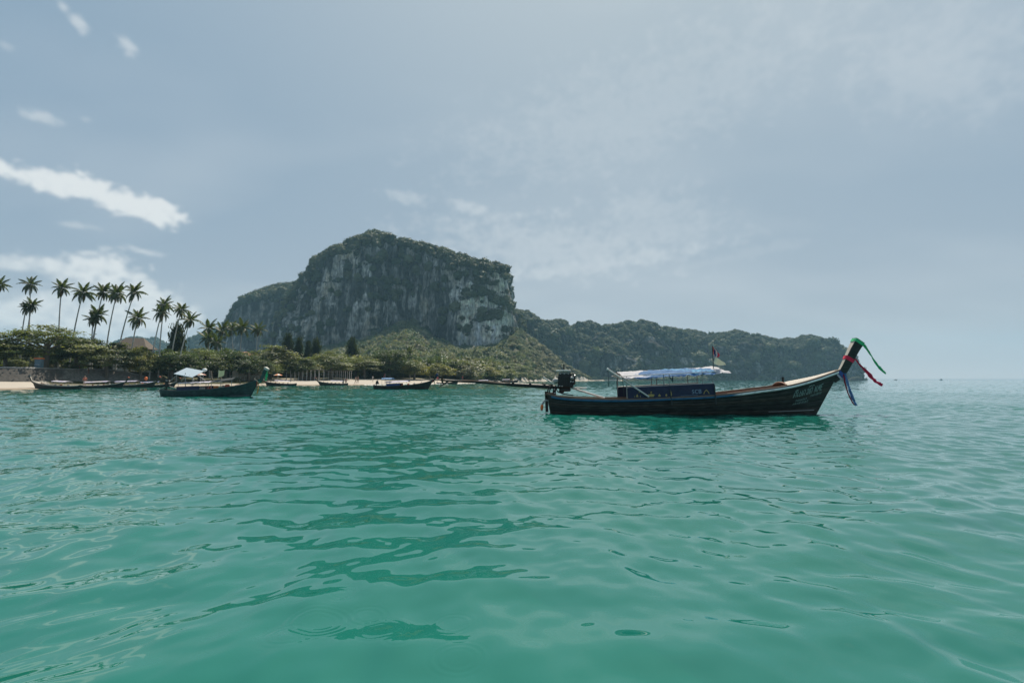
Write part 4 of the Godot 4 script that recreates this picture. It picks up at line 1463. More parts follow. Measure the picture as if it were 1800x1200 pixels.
	for k in 9: 
		var h := hull(1.0, 1.0 - k / 8.0, 0.0)
		stem.append(h + Vector3(0.02, 0, 0))
	tube(st, stem, [0.055], 8)
	part("stem", fin(st), hm, b)
	var pp := prow_points()
	st = stn()
	st.set_smooth_group(-1)
	var cross := []
	for i in pp.size():
		var d: Vector3 = (pp[mini(i + 1, pp.size() - 1)] - pp[maxi(i - 1, 0)]).normalized()
		var side := Vector3(d.y, -d.x, 0)
		var q := i / float(pp.size() - 1)
		var hd := lerpf(0.145, 0.20, q) if i > 0 else 0.12
		var hz := lerpf(0.085, 0.17, q * q)
		var ring := []
		for e in [[-1, -0.8], [-0.85, -1], [0.85, -0.7], [1, -0.5], [1, 0.5], [0.85, 0.7], [-0.85, 1], [-1, 0.8]]:
			ring.append(pp[i] + side * hd * e[0] + Vector3(0, 0, hz * e[1]))
		cross.append(ring)
	for i in pp.size() - 1:
		for k in 8:
			var k2 := (k + 1) % 8
			if k == 7: continue
			quad(st, cross[i][k], cross[i][k2], cross[i + 1][k2], cross[i + 1][k])
	var last: Array = cross[pp.size() - 1]
	for k in range(1, 7): tri(st, last[0], last[k], last[k + 1])
	var pr := part("prow", fin(st), hm, b)
	st = stn()
	st.set_smooth_group(-1)
	for i in pp.size() - 1: quad(st, cross[i][7], cross[i][0], cross[i + 1][0], cross[i + 1][7])
	part("prow_inner_face", fin(st), M.wood_pale, pr)
	# cloths on the prow
	for w in o.get("wraps", []):
		st = stn()
		st.set_smooth_group(0)
		var c: Color = w[2]
		st.set_color(c)
		for r in 5:
			var q0: float = lerpf(w[0], w[1], r / 5.0)
			var q1: float = lerpf(w[0], w[1], (r + 1) / 5.0)
			for k in 8:
				var k2 := (k + 1) % 8
				var e := []
				for z in [[q0, k], [q0, k2], [q1, k2], [q1, k]]:
					var f: float = z[0] * (pp.size() - 1)
					var i := mini(int(f), pp.size() - 2)
					var v: Vector3 = cross[i][z[1]].lerp(cross[i + 1][z[1]], f - i)
					var ce: Vector3 = pp[i].lerp(pp[i + 1], f - i)
					e.append(ce + (v - ce) * (1.10 + 0.05 * sin(f * 40.0 + z[1])))
				quad(st, e[0], e[1], e[2], e[3])
		if w[1] > 0.99:
			var e := []
			for k in 8: e.append(pp[pp.size() - 1] + (last[k] - pp[pp.size() - 1]) * 1.12 + (pp[5] - pp[4]).normalized() * 0.03)
			for k in range(1, 7): tri(st, e[0], e[k], e[k + 1])
		part("prow_cloth", fin(st), M.cloth, b)
	for r in o.get("ribbons", []):
		part("ribbon", ribbon(r[0], r[1], r[2], r[3]), M.cloth, b)
	return b

func posts_and_tarp(b: Node3D, p0: float, p1: float, rise: float, cols: Array, wild := true, droop := 0.30) -> void:
	# a low awning of cloth over a frame of thin posts, for the smaller boats (spans in the big boat's pixels)
	var xa := bl(p0, 690).x
	var xb := bl(p1, 690).x
	for t in [0.06, 0.5, 0.94]:
		var x := lerpf(xa, xb, t)
		for sg in [-1.0, 1.0]:
			var z: float = tab(SB, x) * 0.92 * sg
			part("awning_post", rod(Vector3(x, tab(SY, x), z), Vector3(x, tab(SY, x) + rise - 0.1, z * 0.95), 0.022, 6), M.grey_metal, b)
	var pts := PackedVector3Array()
	var col := PackedColorArray()
	for j in 13:
		for i in 40:
			var u := i / 39.0
			var v := j / 12.0 * 2.0 - 1.0
			var x := lerpf(xa, xb, u)
			var hb := tab(SB, x)
			var y := lerpf(tab(SY, xa), tab(SY, xb), u) + rise + droop * (0.5 - v * v) * 0.6 + 0.05 * nB.get_noise_2d(u * 5.0 + p0, v * 2.5)
			pts.append(Vector3(x, y, v * (hb + 0.05)))
			var k := nB.get_noise_2d(u * 2.2 + p1, v * 1.1)
			var c: Color = cols[0] if k < 0.1 or not wild else cols[1]
			col.append(c)
	part("awning", grid_flip(pts, 40, 13, col), M.cloth, b)

func boats() -> void:
	boat_lines()
	var white := Color(0.62, 0.61, 0.60)
	var green := Color(0.04, 0.50, 0.20)
	var red := Color(0.66, 0.02, 0.07)
	var blue := Color(0.05, 0.10, 0.34)
	# ----- the big boat on the right
	var rib := []
	rib.append([[bl(1519, 606), bl(1527, 617), bl(1536, 632), bl(1546, 645), bl(1557, 656)], [0.10, 0.07, 0.07, 0.11, 0.07], Vector3(0.75, 0.55, 0.4), green])
	rib.append([[bl(1503, 629), bl(1513, 642), bl(1525, 654), bl(1537, 667), bl(1551, 676.5)], [0.05, 0.07, 0.12, 0.19, 0.12], Vector3(0.6, 0.75, 0.3), red])
	rib.append([[bl(1486, 656, 0.1), bl(1490, 672, 0.12), bl(1495, 688, 0.14), bl(1501, 702, 0.15), bl(1505, 712, 0.15)], [0.07, 0.09, 0.10, 0.11, 0.10], Vector3(0.85, 0.1, 0.5), Color(0.10, 0.22, 0.45)])
	rib.append([[bl(1483, 658, 0.13), bl(1486, 673, 0.15), bl(1491, 690, 0.17), bl(1498, 705, 0.17), bl(1502, 711, 0.17)], [0.05, 0.06, 0.05, 0.05, 0.04], Vector3(0.85, 0.1, 0.5), Color(0.30, 0.03, 0.06)])
	var b := boat("dark wooden longtail boat with blue and white awning, nearest the viewer on the right", BO, 0.0, 1.0, {
		"hull": "hull_black", "hull2": "hull_brown", "detail": true,
		"wraps": [[0.945, 1.0, green], [0.55, 0.63, red], [0.15, 0.23, blue], [0.10, 0.14, Color(0.5, 0.47, 0.55)]], "ribbons": rib})
	# awning frame
	for q in [[1102, 664], [1167, 660], [1177, 660], [1236, 657], [1254, 655]]:
		for sg in [1.0, -1.0]:
			var f := bl(q[0], 700, 0.9)
			var z: float = (tab(SB, f.x) - 0.04) * sg
			var y1 := bl(q[0], q[1], 0.9).y + 0.05
			part("awning_post", rod(Vector3(f.x, tab(SY, f.x) - 0.05, z), Vector3(f.x, y1, z * 0.97), 0.02, 8), M.grey_metal, b)
	for sg in [1.0, -1.0]:
		var ra := bl(1090, 661, 0.9)
		var rb := bl(1262, 653, 0.9)
		part("awning_rail", rod(Vector3(ra.x, ra.y, 0.9 * sg), Vector3(rb.x, rb.y, 0.88 * sg), 0.018, 6), M.pale_pole, b)
		var ca := bl(1102, 681, 0.92)
		var cb := bl(1256, 673.5, 0.92)
		part("curtain_rail", rod(Vector3(ca.x, ca.y, 0.92 * sg), Vector3(cb.x, cb.y, 0.9 * sg), 0.022, 6), M.pale_pole, b)
	part("ridge_pole", rod(bl(1088, 654.5, 0.0), bl(1256, 645.5, 0.0), 0.022, 6), M.pale_pole, b)
	# the tarpaulin: blue and white sheets, wrinkled, sagging between the rails
	var nu := 110
	var nv := 31
	var pts := PackedVector3Array()
	var col := PackedColorArray()
	var ttop := [Vector2(1085, 654), Vector2(1124, 651.6), Vector2(1169, 649), Vector2(1235, 645.7), Vector2(1256, 644), Vector2(1269, 650)]
	var tlow := [Vector2(1085, 661), Vector2(1092, 664), Vector2(1117, 664.8), Vector2(1145, 663.5), Vector2(1167, 662), Vector2(1190, 660), Vector2(1212, 659), Vector2(1237, 656.8), Vector2(1269, 654.5)]
	for j in nv:
		var v := lerpf(-1.0, 1.0, float(j) / (nv - 1))
		for i in nu:
			var u := float(i) / (nu - 1)
			var px := lerpf(1085.0, 1268.5, u)
			var hz := 1.02
			var top := bl(px, tab(ttop, px), 0.0)
			var low := bl(px, tab(tlow, px), hz)
			var w := absf(v)
			var q := w * lerpf(1.0, w, 0.35)
			var p := Vector3(top.x, lerpf(top.y, low.y, q), v * hz)
			p.y += 0.055 * nB.get_noise_2d(u * 7.0 + v * 2.0, v * 2.2) * smoothstep(0.0, 0.3, w) + 0.03 * nA.get_noise_2d(u * 16.0, v * 5.0 + u * 4.0)
			if w > 0.94: p.y -= 0.05 * maxf(0.0, nA.get_noise_2d(u * 22.0, v) + 0.1)
			pts.append(p)
			var n1 := nA.get_noise_2d(u * 5.0, v * 3.0) * 0.12
			var up := lerpf(0.62, -0.1, smoothstep(0.08, 0.36, u)) if u < 0.42 else lerpf(-0.1, 0.30, smoothstep(0.55, 0.9, u))
			var dn := lerpf(0.45, 1.2, smoothstep(0.05, 0.14, u))
			var c := Color(0.43, 0.42, 0.45)
			if w + n1 > up and u + n1 * 0.3 < 0.86 and u + n1 * 0.2 > 0.12 and w - n1 * 0.3 < dn:
				c = Color(0.008, 0.095, 0.25)
				if absf(w - 0.42 - (u - 0.7) * 1.8 + n1) < 0.05 or (u > 0.60 and nB.get_noise_2d(u * 14.0 - w * 3.0, w * 3.0) > 0.30): c = Color(0.06, 0.26, 0.44)
			if w > 0.62 + n1 and w < 0.86 and u > 0.10 and u < 0.30 - (0.86 - w) * 0.5: c = Color(0.52, 0.50, 0.53)
			col.append(c)
	part("awning", grid_flip(pts, nu, nv, col), M.cloth, b)
	# torn strips hanging from the awning
	for q in [[1182, 660, 1183, 671], [1141, 664, 1136, 668], [1176, 661, 1183, 670]]:
		part("awning_strip", ribbon([bl(q[0], q[1], 0.95), bl((q[0] + q[2]) / 2.0, (q[1] + q[3]) / 2.0, 0.96), bl(q[2], q[3], 0.95)], [0.06, 0.05, 0.02], Vector3(1, 0, 0.2), Color(0.02, 0.06, 0.09)), M.cloth, b)
	# the navy side curtain with its print, both sides of the boat carry one
	for sg in [1.0, -1.0]:
		pts = PackedVector3Array()
		col = PackedColorArray()
		for j in 13:
			for i in 60:
				var u := i / 59.0
				var px := lerpf(1103.5, 1256.0, u)
				var top := bl(px, lerpf(681, 674, u), 0.95)
				var z: float = tab(SB, top.x) + 0.02
				var bot := tab(SY, top.x) + 0.01
				pts.append(Vector3(top.x, lerpf(top.y, bot, j / 12.0), (z + 0.018 * nB.get_noise_2d(u * 9.0, j * 0.1)) * sg))
				var k := 1.0 + 0.25 * nA.get_noise_2d(u * 9.0, j * 0.3)
				col.append(Color(0.014 * k, 0.020 * k, 0.052 * k))
		var cur := part("side_curtain", grid_flip(pts, 60, 13, col) if sg > 0 else grid(pts, 60, 13, false, col), M.banner_cloth, b)
		if sg > 0:
			curtain_print(cur)
	bow_lettering(b)
	# flags at the front of the awning
	var fl := part("flagpole", rod(bl(1254.5, 650, 0.3), bl(1252.5, 607, 0.3), 0.016, 6), M.dark_rope, b)
	var fp := PackedVector3Array()
	var fc := PackedColorArray()
	for j in 16:
		for i in 10:
			var u := i / 9.0
			var v := j / 15.0
			var a := bl(lerpf(1252.6, 1253.6, v) , lerpf(609, 631, v), 0.3)
			var c := bl(lerpf(1254.5, 1264, minf(1.0, v * 1.5)), lerpf(612, 626.5, v), 0.3)
			var p := a.lerp(c, u)
			p.z += 0.07 * sin(u * 7.0 + v * 2.0) + 0.04 * sin(v * 9.0)
			fp.append(p)
			# stripes run with the fly, folded down: red, white, blue, white, red
			var s := clampf(1.0 - u + 0.10 * sin(v * 5.0) - (v - 0.5) * 0.25, 0.0, 0.999)
			fc.append([Color(0.55, 0.03, 0.06), Color(0.7, 0.7, 0.7), Color(0.03, 0.035, 0.16), Color(0.03, 0.035, 0.16), Color(0.7, 0.7, 0.7), Color(0.55, 0.06, 0.05)][int(s * 6.0)])
	part("striped_flag", grid_flip(fp, 10, 16, fc), M.cloth, fl)
	fp = PackedVector3Array()
	fc = PackedColorArray()
	for j in 12:
		for i in 14:
			var u := i / 13.0
			var v := j / 11.0
			var a := bl(lerpf(1257, 1254.5, v), lerpf(627, 639, v), 0.3)
			var c := bl(lerpf(1274, 1276, v), lerpf(636.5, 641, v), 0.3)
			var p := a.lerp(c, u)
			p.z += 0.06 * sin(u * 6.0 + v)
			p.y -= 0.05 * sin(u * PI) * v
			fp.append(p)
			fc.append(Color(0.74, 0.68, 0.48))
	part("cream_flag", grid_flip(fp, 14, 12, fc), M.cloth, fl)
	# ropes hanging from the awning's rear end
	for q in [[[1085, 664], [1083, 680], [1087, 699]], [[1094, 664], [1097, 682], [1097, 699]], [[1256, 676], [1258, 697], [1259, 711]], [[1178, 684], [1180, 700], [1181, 712]]]:
		st_rope(b, [bl(q[0][0], q[0][1], 1.02), bl(q[1][0], q[1][1], 1.04), bl(q[2][0], q[2][1], 1.06)], 0.012 if q[0][0] < 1100 else 0.024)
	# the rear fitting: post, bent fender pipe, orange float
	var sp := part("stern_post", rod(bl(960, 688, 0.0), bl(961.5, 724, 0.0), 0.06, 8), M.hull_black, b)
	var st := stn()
	var hoop := []
	for k in 15:
		var a := lerpf(PI, 0.0, k / 14.0)
		var c := bl(961.5, 713, 0.25)
		hoop.append(c + Vector3(cos(a) * 0.19, sin(a) * 0.22 , 0.0))
	hoop.append(bl(970.5, 724, 0.25)); hoop.push_front(bl(952.5, 722, 0.25))
	tube(st, hoop, [0.038], 8)
	part("fender_hoop", fin(st), M.grey_metal, b)
	st = stn()
	tube(st, [bl(953.2, 711, 0.27), bl(952.8, 714, 0.27), bl(952.4, 718, 0.27), bl(952.2, 720.5, 0.27)], [0.04, 0.062, 0.06, 0.035], 8)
	part("orange_float", fin(st), M.orange, b)
	part("rudder_shoe", bar(bl(974, 722.5, 0.2), Vector3(0.16, 0.14, 0.05), 0.02), M.white_paint, b)

	engine(b)
	# the long pole leaning from the hull up through the rear of the awning
	var pa := bl(1068, 648.5, 0.9) + BO
	var pb := bl(1141, 697.5, 1.08) + BO
	var pole := thing("boat_pole", "long pale pole leaning out of the near boat under the rear of its awning", "pole", pb)
	part("shaft", rod(Vector3.ZERO, pa - pb, 0.034, 8), M.pale_pole, pole)
	st = stn()
	tube(st, [(pa - pb) * 0.985, (pa - pb) * 1.0, (pa - pb) * 1.015], [0.036, 0.05, 0.04], 8)
	part("pole_end", fin(st), M.white_paint, pole)
	st_rope(pole, [(pa - pb) * 0.99, (pa - pb) * 0.985 + Vector3(0.01, -0.35, 0), (pa - pb) * 0.99 + Vector3(0.03, -0.70, 0)], 0.012)

	# ----- the green boat moored on the left
	var c2 := G(364, 44.6)
	var b2 := boat("dark green longtail boat moored on the left with a raised white roof panel", c2, -0.22, 0.78, {
		"hull": "hull_green", "hull2": "hull_green", "detail": true, "lining": "wood_pale", "cap": "hull_green", "rail": Color(0.03, 0.07, 0.07),
		"wraps": [[0.0, 0.25, Color(0.02, 0.16, 0.12)], [0.90, 1.0, Color(0.5, 0.5, 0.45)]],
		"ribbons": [[[bl(1512, 603, 0.1), bl(1516, 618, 0.1), bl(1515, 636, 0.1), bl(1511, 655, 0.1)], [0.20, 0.26, 0.26, 0.24], Vector3(0.9, 0, 0.4), green],
			[[bl(1480, 660, 0.2), bl(1484, 680, 0.22), bl(1483, 702, 0.22), bl(1480, 716, 0.22)], [0.16, 0.18, 0.17, 0.10], Vector3(0.8, 0, 0.6), Color(0.55, 0.25, 0.03)],
			[[bl(1478, 660, 0.25), bl(1480, 676, 0.27), bl(1479, 690, 0.27)], [0.10, 0.12, 0.08], Vector3(0.8, 0, 0.6), Color(0.6, 0.08, 0.03)]]})
	posts_and_tarp(b2, 1075, 1255, 0.78, [Color(0.55, 0.52, 0.60), Color(0.50, 0.48, 0.56)], false, 0.2)
	posts_and_tarp(b2, 1252, 1362, 0.80, [Color(0.05, 0.055, 0.06), Color(0.3, 0.3, 0.3)], false, 0.45)
	for sg in [1.0, -1.0]:
		pts = PackedVector3Array()
		for j in 3:
			for i in 20:
				var p := bl(lerpf(1090, 1215, i / 19.0), 690, 0.9)
				pts.append(Vector3(p.x, tab(SY, p.x) + 0.42 * (1.0 - j / 2.0), (tab(SB, p.x) + 0.02) * sg))
		var kc := PackedColorArray()
		for p in pts: kc.append(Color(0.02, 0.02, 0.06))
		part("side_curtain", grid_flip(pts, 20, 3, kc) if sg > 0 else grid(pts, 20, 3, false, kc), M.banner_cloth, b2)
	# raised roof panel on slanting struts, with a white lamp globe
	var rt := Basis(Vector3(0, 0, 1), -0.16) * Basis(Vector3.RIGHT, 0.42)
	var ro := part("roof_panel", bar(bl(1105, 618, 0.0), Vector3(2.35, 0.05, 1.7), 0.01, rt), mat("roof_sheet", L(0.42, 0.50, 0.56), 0.5), b2)
	for q in [[1035, 688, 1068, 628], [1165, 684, 1128, 634]]:
		for sg in [0.75, -0.75]:
			part("roof_strut", rod(bl(q[0], q[1] - 30, 0.0) + Vector3(0, 0, sg), bl(q[2], q[3] - 4, 0.0) + Vector3(0, 0, sg * 0.7), 0.03, 6), M.grey_metal, b2)
	for sg in [0.5, -0.5]:
		part("roof_strut", rod(bl(1110, 698, 0.0) + Vector3(0, 0, sg), bl(1105, 620, 0.0) + Vector3(0, 0, sg), 0.035, 6), M.grey_metal, b2)
	st = stn()
	ball(st, bl(1172, 607, -0.3), Vector3(0.24, 0.17, 0.24), 14, 10)
	part("white_globe", fin(st), M.white_paint, b2)
	part("globe_stalk", rod(bl(1172, 613, -0.3), bl(1160, 660, -0.3), 0.02, 6), M.grey_metal, b2)
	fl = part("flagpole", rod(bl(1270, 664, 0.2), bl(1272, 606, 0.2), 0.02, 6), M.grey_metal, b2)
	pts = PackedVector3Array()
	col = PackedColorArray()
	for j in 8:
		for i in 10:
			var u := i / 9.0
			var v := j / 7.0
			var p := bl(lerpf(1272, 1302, u), lerpf(607, lerpf(640, 628, u), v) + 14.0 * (1.0 - u) * u, 0.2)
			p.z += 0.08 * sin(u * 6.0)
			pts.append(p)
			col.append(Color(0.60, 0.58, 0.34))
	part("yellow_flag", grid_flip(pts, 10, 8, col), M.cloth, fl)
	cargo(b2, 8)
	small_engine(b2)
	# mooring rope to the right
	var m0 := P(446, 665, 43.2)
	var m1 := P(513, 696, 42.5)
	m1.y = -0.05
	var mr := thing("mooring_rope", "thin pale mooring rope running from the green boat's bow into the water", "rope", m0)
	var rp2 := []
	for k in 9:
		var q := k / 8.0
		rp2.append((m1 - m0) * q + Vector3(0, -0.25 * sin(q * PI), 0))
	st = stn()
	tube(st, rp2, [0.018], 5)
	part("rope_line", fin(st), M.rope, mr)

	# ----- the boat in the middle distance
	var c3 := G(706, 78.5)
	var b3 := boat("small dark longtail boat with blue roof and curtain moored in the middle distance", c3, -0.14, 0.745, {
		"hull": "hull_black", "hull2": "hull_brown", "lining": "wood_red", "rail": Color(0.04, 0.045, 0.045), "cap": "hull_brown",
		"wraps": [[0.80, 1.0, Color(0.03, 0.05, 0.12)], [0.1, 0.25, Color(0.3, 0.03, 0.03)]],
		"ribbons": [[[bl(1486, 656, 0.1), bl(1492, 676, 0.12), bl(1496, 700, 0.14)], [0.16, 0.2, 0.16], Vector3(0.85, 0.1, 0.5), Color(0.02, 0.25, 0.15)], [[bl(1488, 672, 0.1), bl(1491, 690, 0.12), bl(1495, 712, 0.14)], [0.1, 0.12, 0.1], Vector3(0.85, 0.1, 0.5), Color(0.6, 0.3, 0.25)]]})
	posts_and_tarp(b3, 1075, 1270, 0.75, [Color(0.36, 0.31, 0.48), Color(0.5, 0.48, 0.58)], true, 0.35)
	posts_and_tarp(b3, 1040, 1130, 1.45, [Color(0.10, 0.20, 0.36), Color(0.14, 0.25, 0.40)], false, 0.4)
	for sg in [1.0, -1.0]:
		pts = PackedVector3Array()
		col = PackedColorArray()
		for j in 3:
			for i in 20:
				var p := bl(lerpf(1095, 1215, i / 19.0), 690, 0.9)
				pts.append(Vector3(p.x, tab(SY, p.x) + 0.46 * (1.0 - j / 2.0), (tab(SB, p.x) + 0.02) * sg))
				col.append(Color(0.02, 0.05, 0.16))
		part("side_curtain", grid_flip(pts, 20, 3, col) if sg > 0 else grid(pts, 20, 3, false, col), M.banner_cloth, b3)
	fl = part("flagpole", rod(bl(1060, 690, 0.0), bl(1060, 596, 0.0), 0.025, 6), M.grey_metal, b3)
	part("red_flag", ribbon([bl(1060, 600), bl(1052, 612), bl(1050, 626)], [0.35, 0.3, 0.2], Vector3(1, 0, 0.3), Color(0.55, 0.2, 0.2)), M.cloth, fl)
	cargo(b3, 5)
	small_engine(b3)

	# ----- boats drawn up along the beach
	var grp := "longtail boats drawn up on the beach"
	var shore := [
		[101, 79.0, PI - 0.1, 0.66, "hull_black", Color(0.45, 0.42, 0.36), [Color(0.46, 0.42, 0.52), Color(0.5, 0.48, 0.5)], "beached longtail boat with pale upswept prow at the far left of the shore", 1085, 1235],
		[178, 89.0, 0.12, 0.58, "hull_black", Color(0.5, 0.42, 0.38), [Color(0.50, 0.46, 0.58), Color(0.55, 0.5, 0.5)], "beached longtail boat with lilac awning below the stone seawall", 1030, 1290],
		[234, 94.0, 0.05, 0.63, "hull_brown", Color(0.5, 0.40, 0.35), [Color(0.50, 0.46, 0.58), Color(0.3, 0.3, 0.4)], "beached longtail boat with lilac awning behind the green boat's stern", 1010, 1260],
		[274, 97.0, 0.2, 0.55, "hull_black", Color(0.4, 0.38, 0.36), [Color(0.20, 0.24, 0.40), Color(0.4, 0.38, 0.45)], "beached longtail boat with dark blue awning half hidden by the moored green boat", 1020, 1250],
		[494, 123.5, PI, 0.62, "hull_black", Color(0.3, 0.2, 0.18), [Color(0.48, 0.44, 0.54), Color(0.5, 0.48, 0.5)], "beached longtail boat right of the green boat's hanging garland", 1060, 1300],
		[586, 130.5, PI, 0.62, "hull_brown", Color(0.35, 0.25, 0.2), [Color(0.44, 0.41, 0.54), Color(0.5, 0.48, 0.5)], "beached longtail boat on the sand between the green boat and the middle boat", 1040, 1250],
		[786, 168.0, 0.1, 0.58, "hull_black", Color(0.3, 0.28, 0.26), [Color(0.30, 0.25, 0.22), Color(0.5, 0.48, 0.5)], "beached longtail boat just right of the middle boat's prow", 1060, 1250],
		[852, 196.0, 0.0, 0.66, "hull_black", Color(0.25, 0.25, 0.25), [Color(0.42, 0.38, 0.5), Color(0.5, 0.48, 0.5)], "beached longtail boat behind the raised propeller shaft", 1060, 1290],
		[893, 262.0, 0.05, 0.85, "hull_black", Color(0.25, 0.25, 0.25), [Color(0.42, 0.38, 0.5), Color(0.5, 0.48, 0.5)], "beached longtail boat with high prow at the right end of the beach", 1060, 1250]]
	for q in shore:
		var g := G(q[0], q[1])
		var sb := boat(q[7], g + Vector3(0, 0.05, 0), q[2], q[3], {"hull": q[4], "lining": "wood_pale", "rail": q[5], "cap": "wood_pale" if q[0] < 300 else "wood_brown", "group": grp, "heel": 0.03,
			"wraps": [[0.80, 1.0, Color(0.03, 0.05, 0.06)]] if q[0] < 110 or q[0] > 700 else [[0.85, 1.0, Color(0.4, 0.1, 0.06)]]})
		posts_and_tarp(sb, q[8], q[9], 0.95, q[6], true, 0.4)
		cargo(sb, 4)

func st_rope(parent: Node, p: Array, r: float) -> void:
	var st := stn()
	var pts := []
	for k in 9:
		var t := k / 8.0
		pts.append(p[0].lerp(p[1], t).lerp(p[1].lerp(p[2], t), t))
	tube(st, pts, [r], 5)
	part("rope", fin(st), M.dark_rope, parent)

func cargo(b: Node3D, n: int) -> void:
	# life jackets and bundles stowed along the sides
	for k in n:
		var px := lerpf(1075, 1345, (k + 0.5) / n) + rng.randf_range(-8, 8)
		var x := bl(px, 690).x
		var st := stn()
		var c: Color = [Color(0.60, 0.20, 0.06), Color(0.55, 0.45, 0.38), Color(0.5, 0.10, 0.05), Color(0.6, 0.56, 0.5)][rng.randi() % 4]
		st.set_color(c)
		box(st, Vector3(x, tab(SY, x) + 0.10, rng.randf_range(0.1, 0.5)), Vector3(rng.randf_range(0.3, 0.55), rng.randf_range(0.3, 0.42), 0.3), Basis(Vector3.UP, rng.randf()), 0.07)
		part("stowed_bundle", fin(st), M.cloth, b)

func small_engine(b: Node3D) -> void:
	var c := bl(992, 676, 0.0)
	var st := stn()
	box(st, c, Vector3(0.55, 0.42, 0.42), Basis(), 0.05)
	box(st, c + Vector3(-0.05, 0.3, 0.0), Vector3(0.36, 0.22, 0.34), Basis(), 0.04)
	tube(st, [c + Vector3(0.1, 0.3, 0.1), c + Vector3(0.1, 0.66, 0.1)], [0.045], 7)
	var e := part("engine", fin(st), M.iron, b)
	part("air_filter", bar(c + Vector3(0.02, 0.47, 0), Vector3(0.42, 0.08, 0.22), 0.02), M.grey_metal, e)
	part("mount", rod(c + Vector3(-0.1, -0.2, 0), c + Vector3(-0.35, -0.65, 0), 0.06, 7), M.iron, e)
	part("tail_shaft", rod(c + Vector3(-0.2, -0.08, 0), c + Vector3(-1.8, -0.95, 0.25), 0.035, 7), M.grey_metal, e)
	part("tiller", rod(c + Vector3(0.25, -0.1, 0.05), c + Vector3(1.3, -0.35, 0.15), 0.025, 6), M.pale_pole, e)

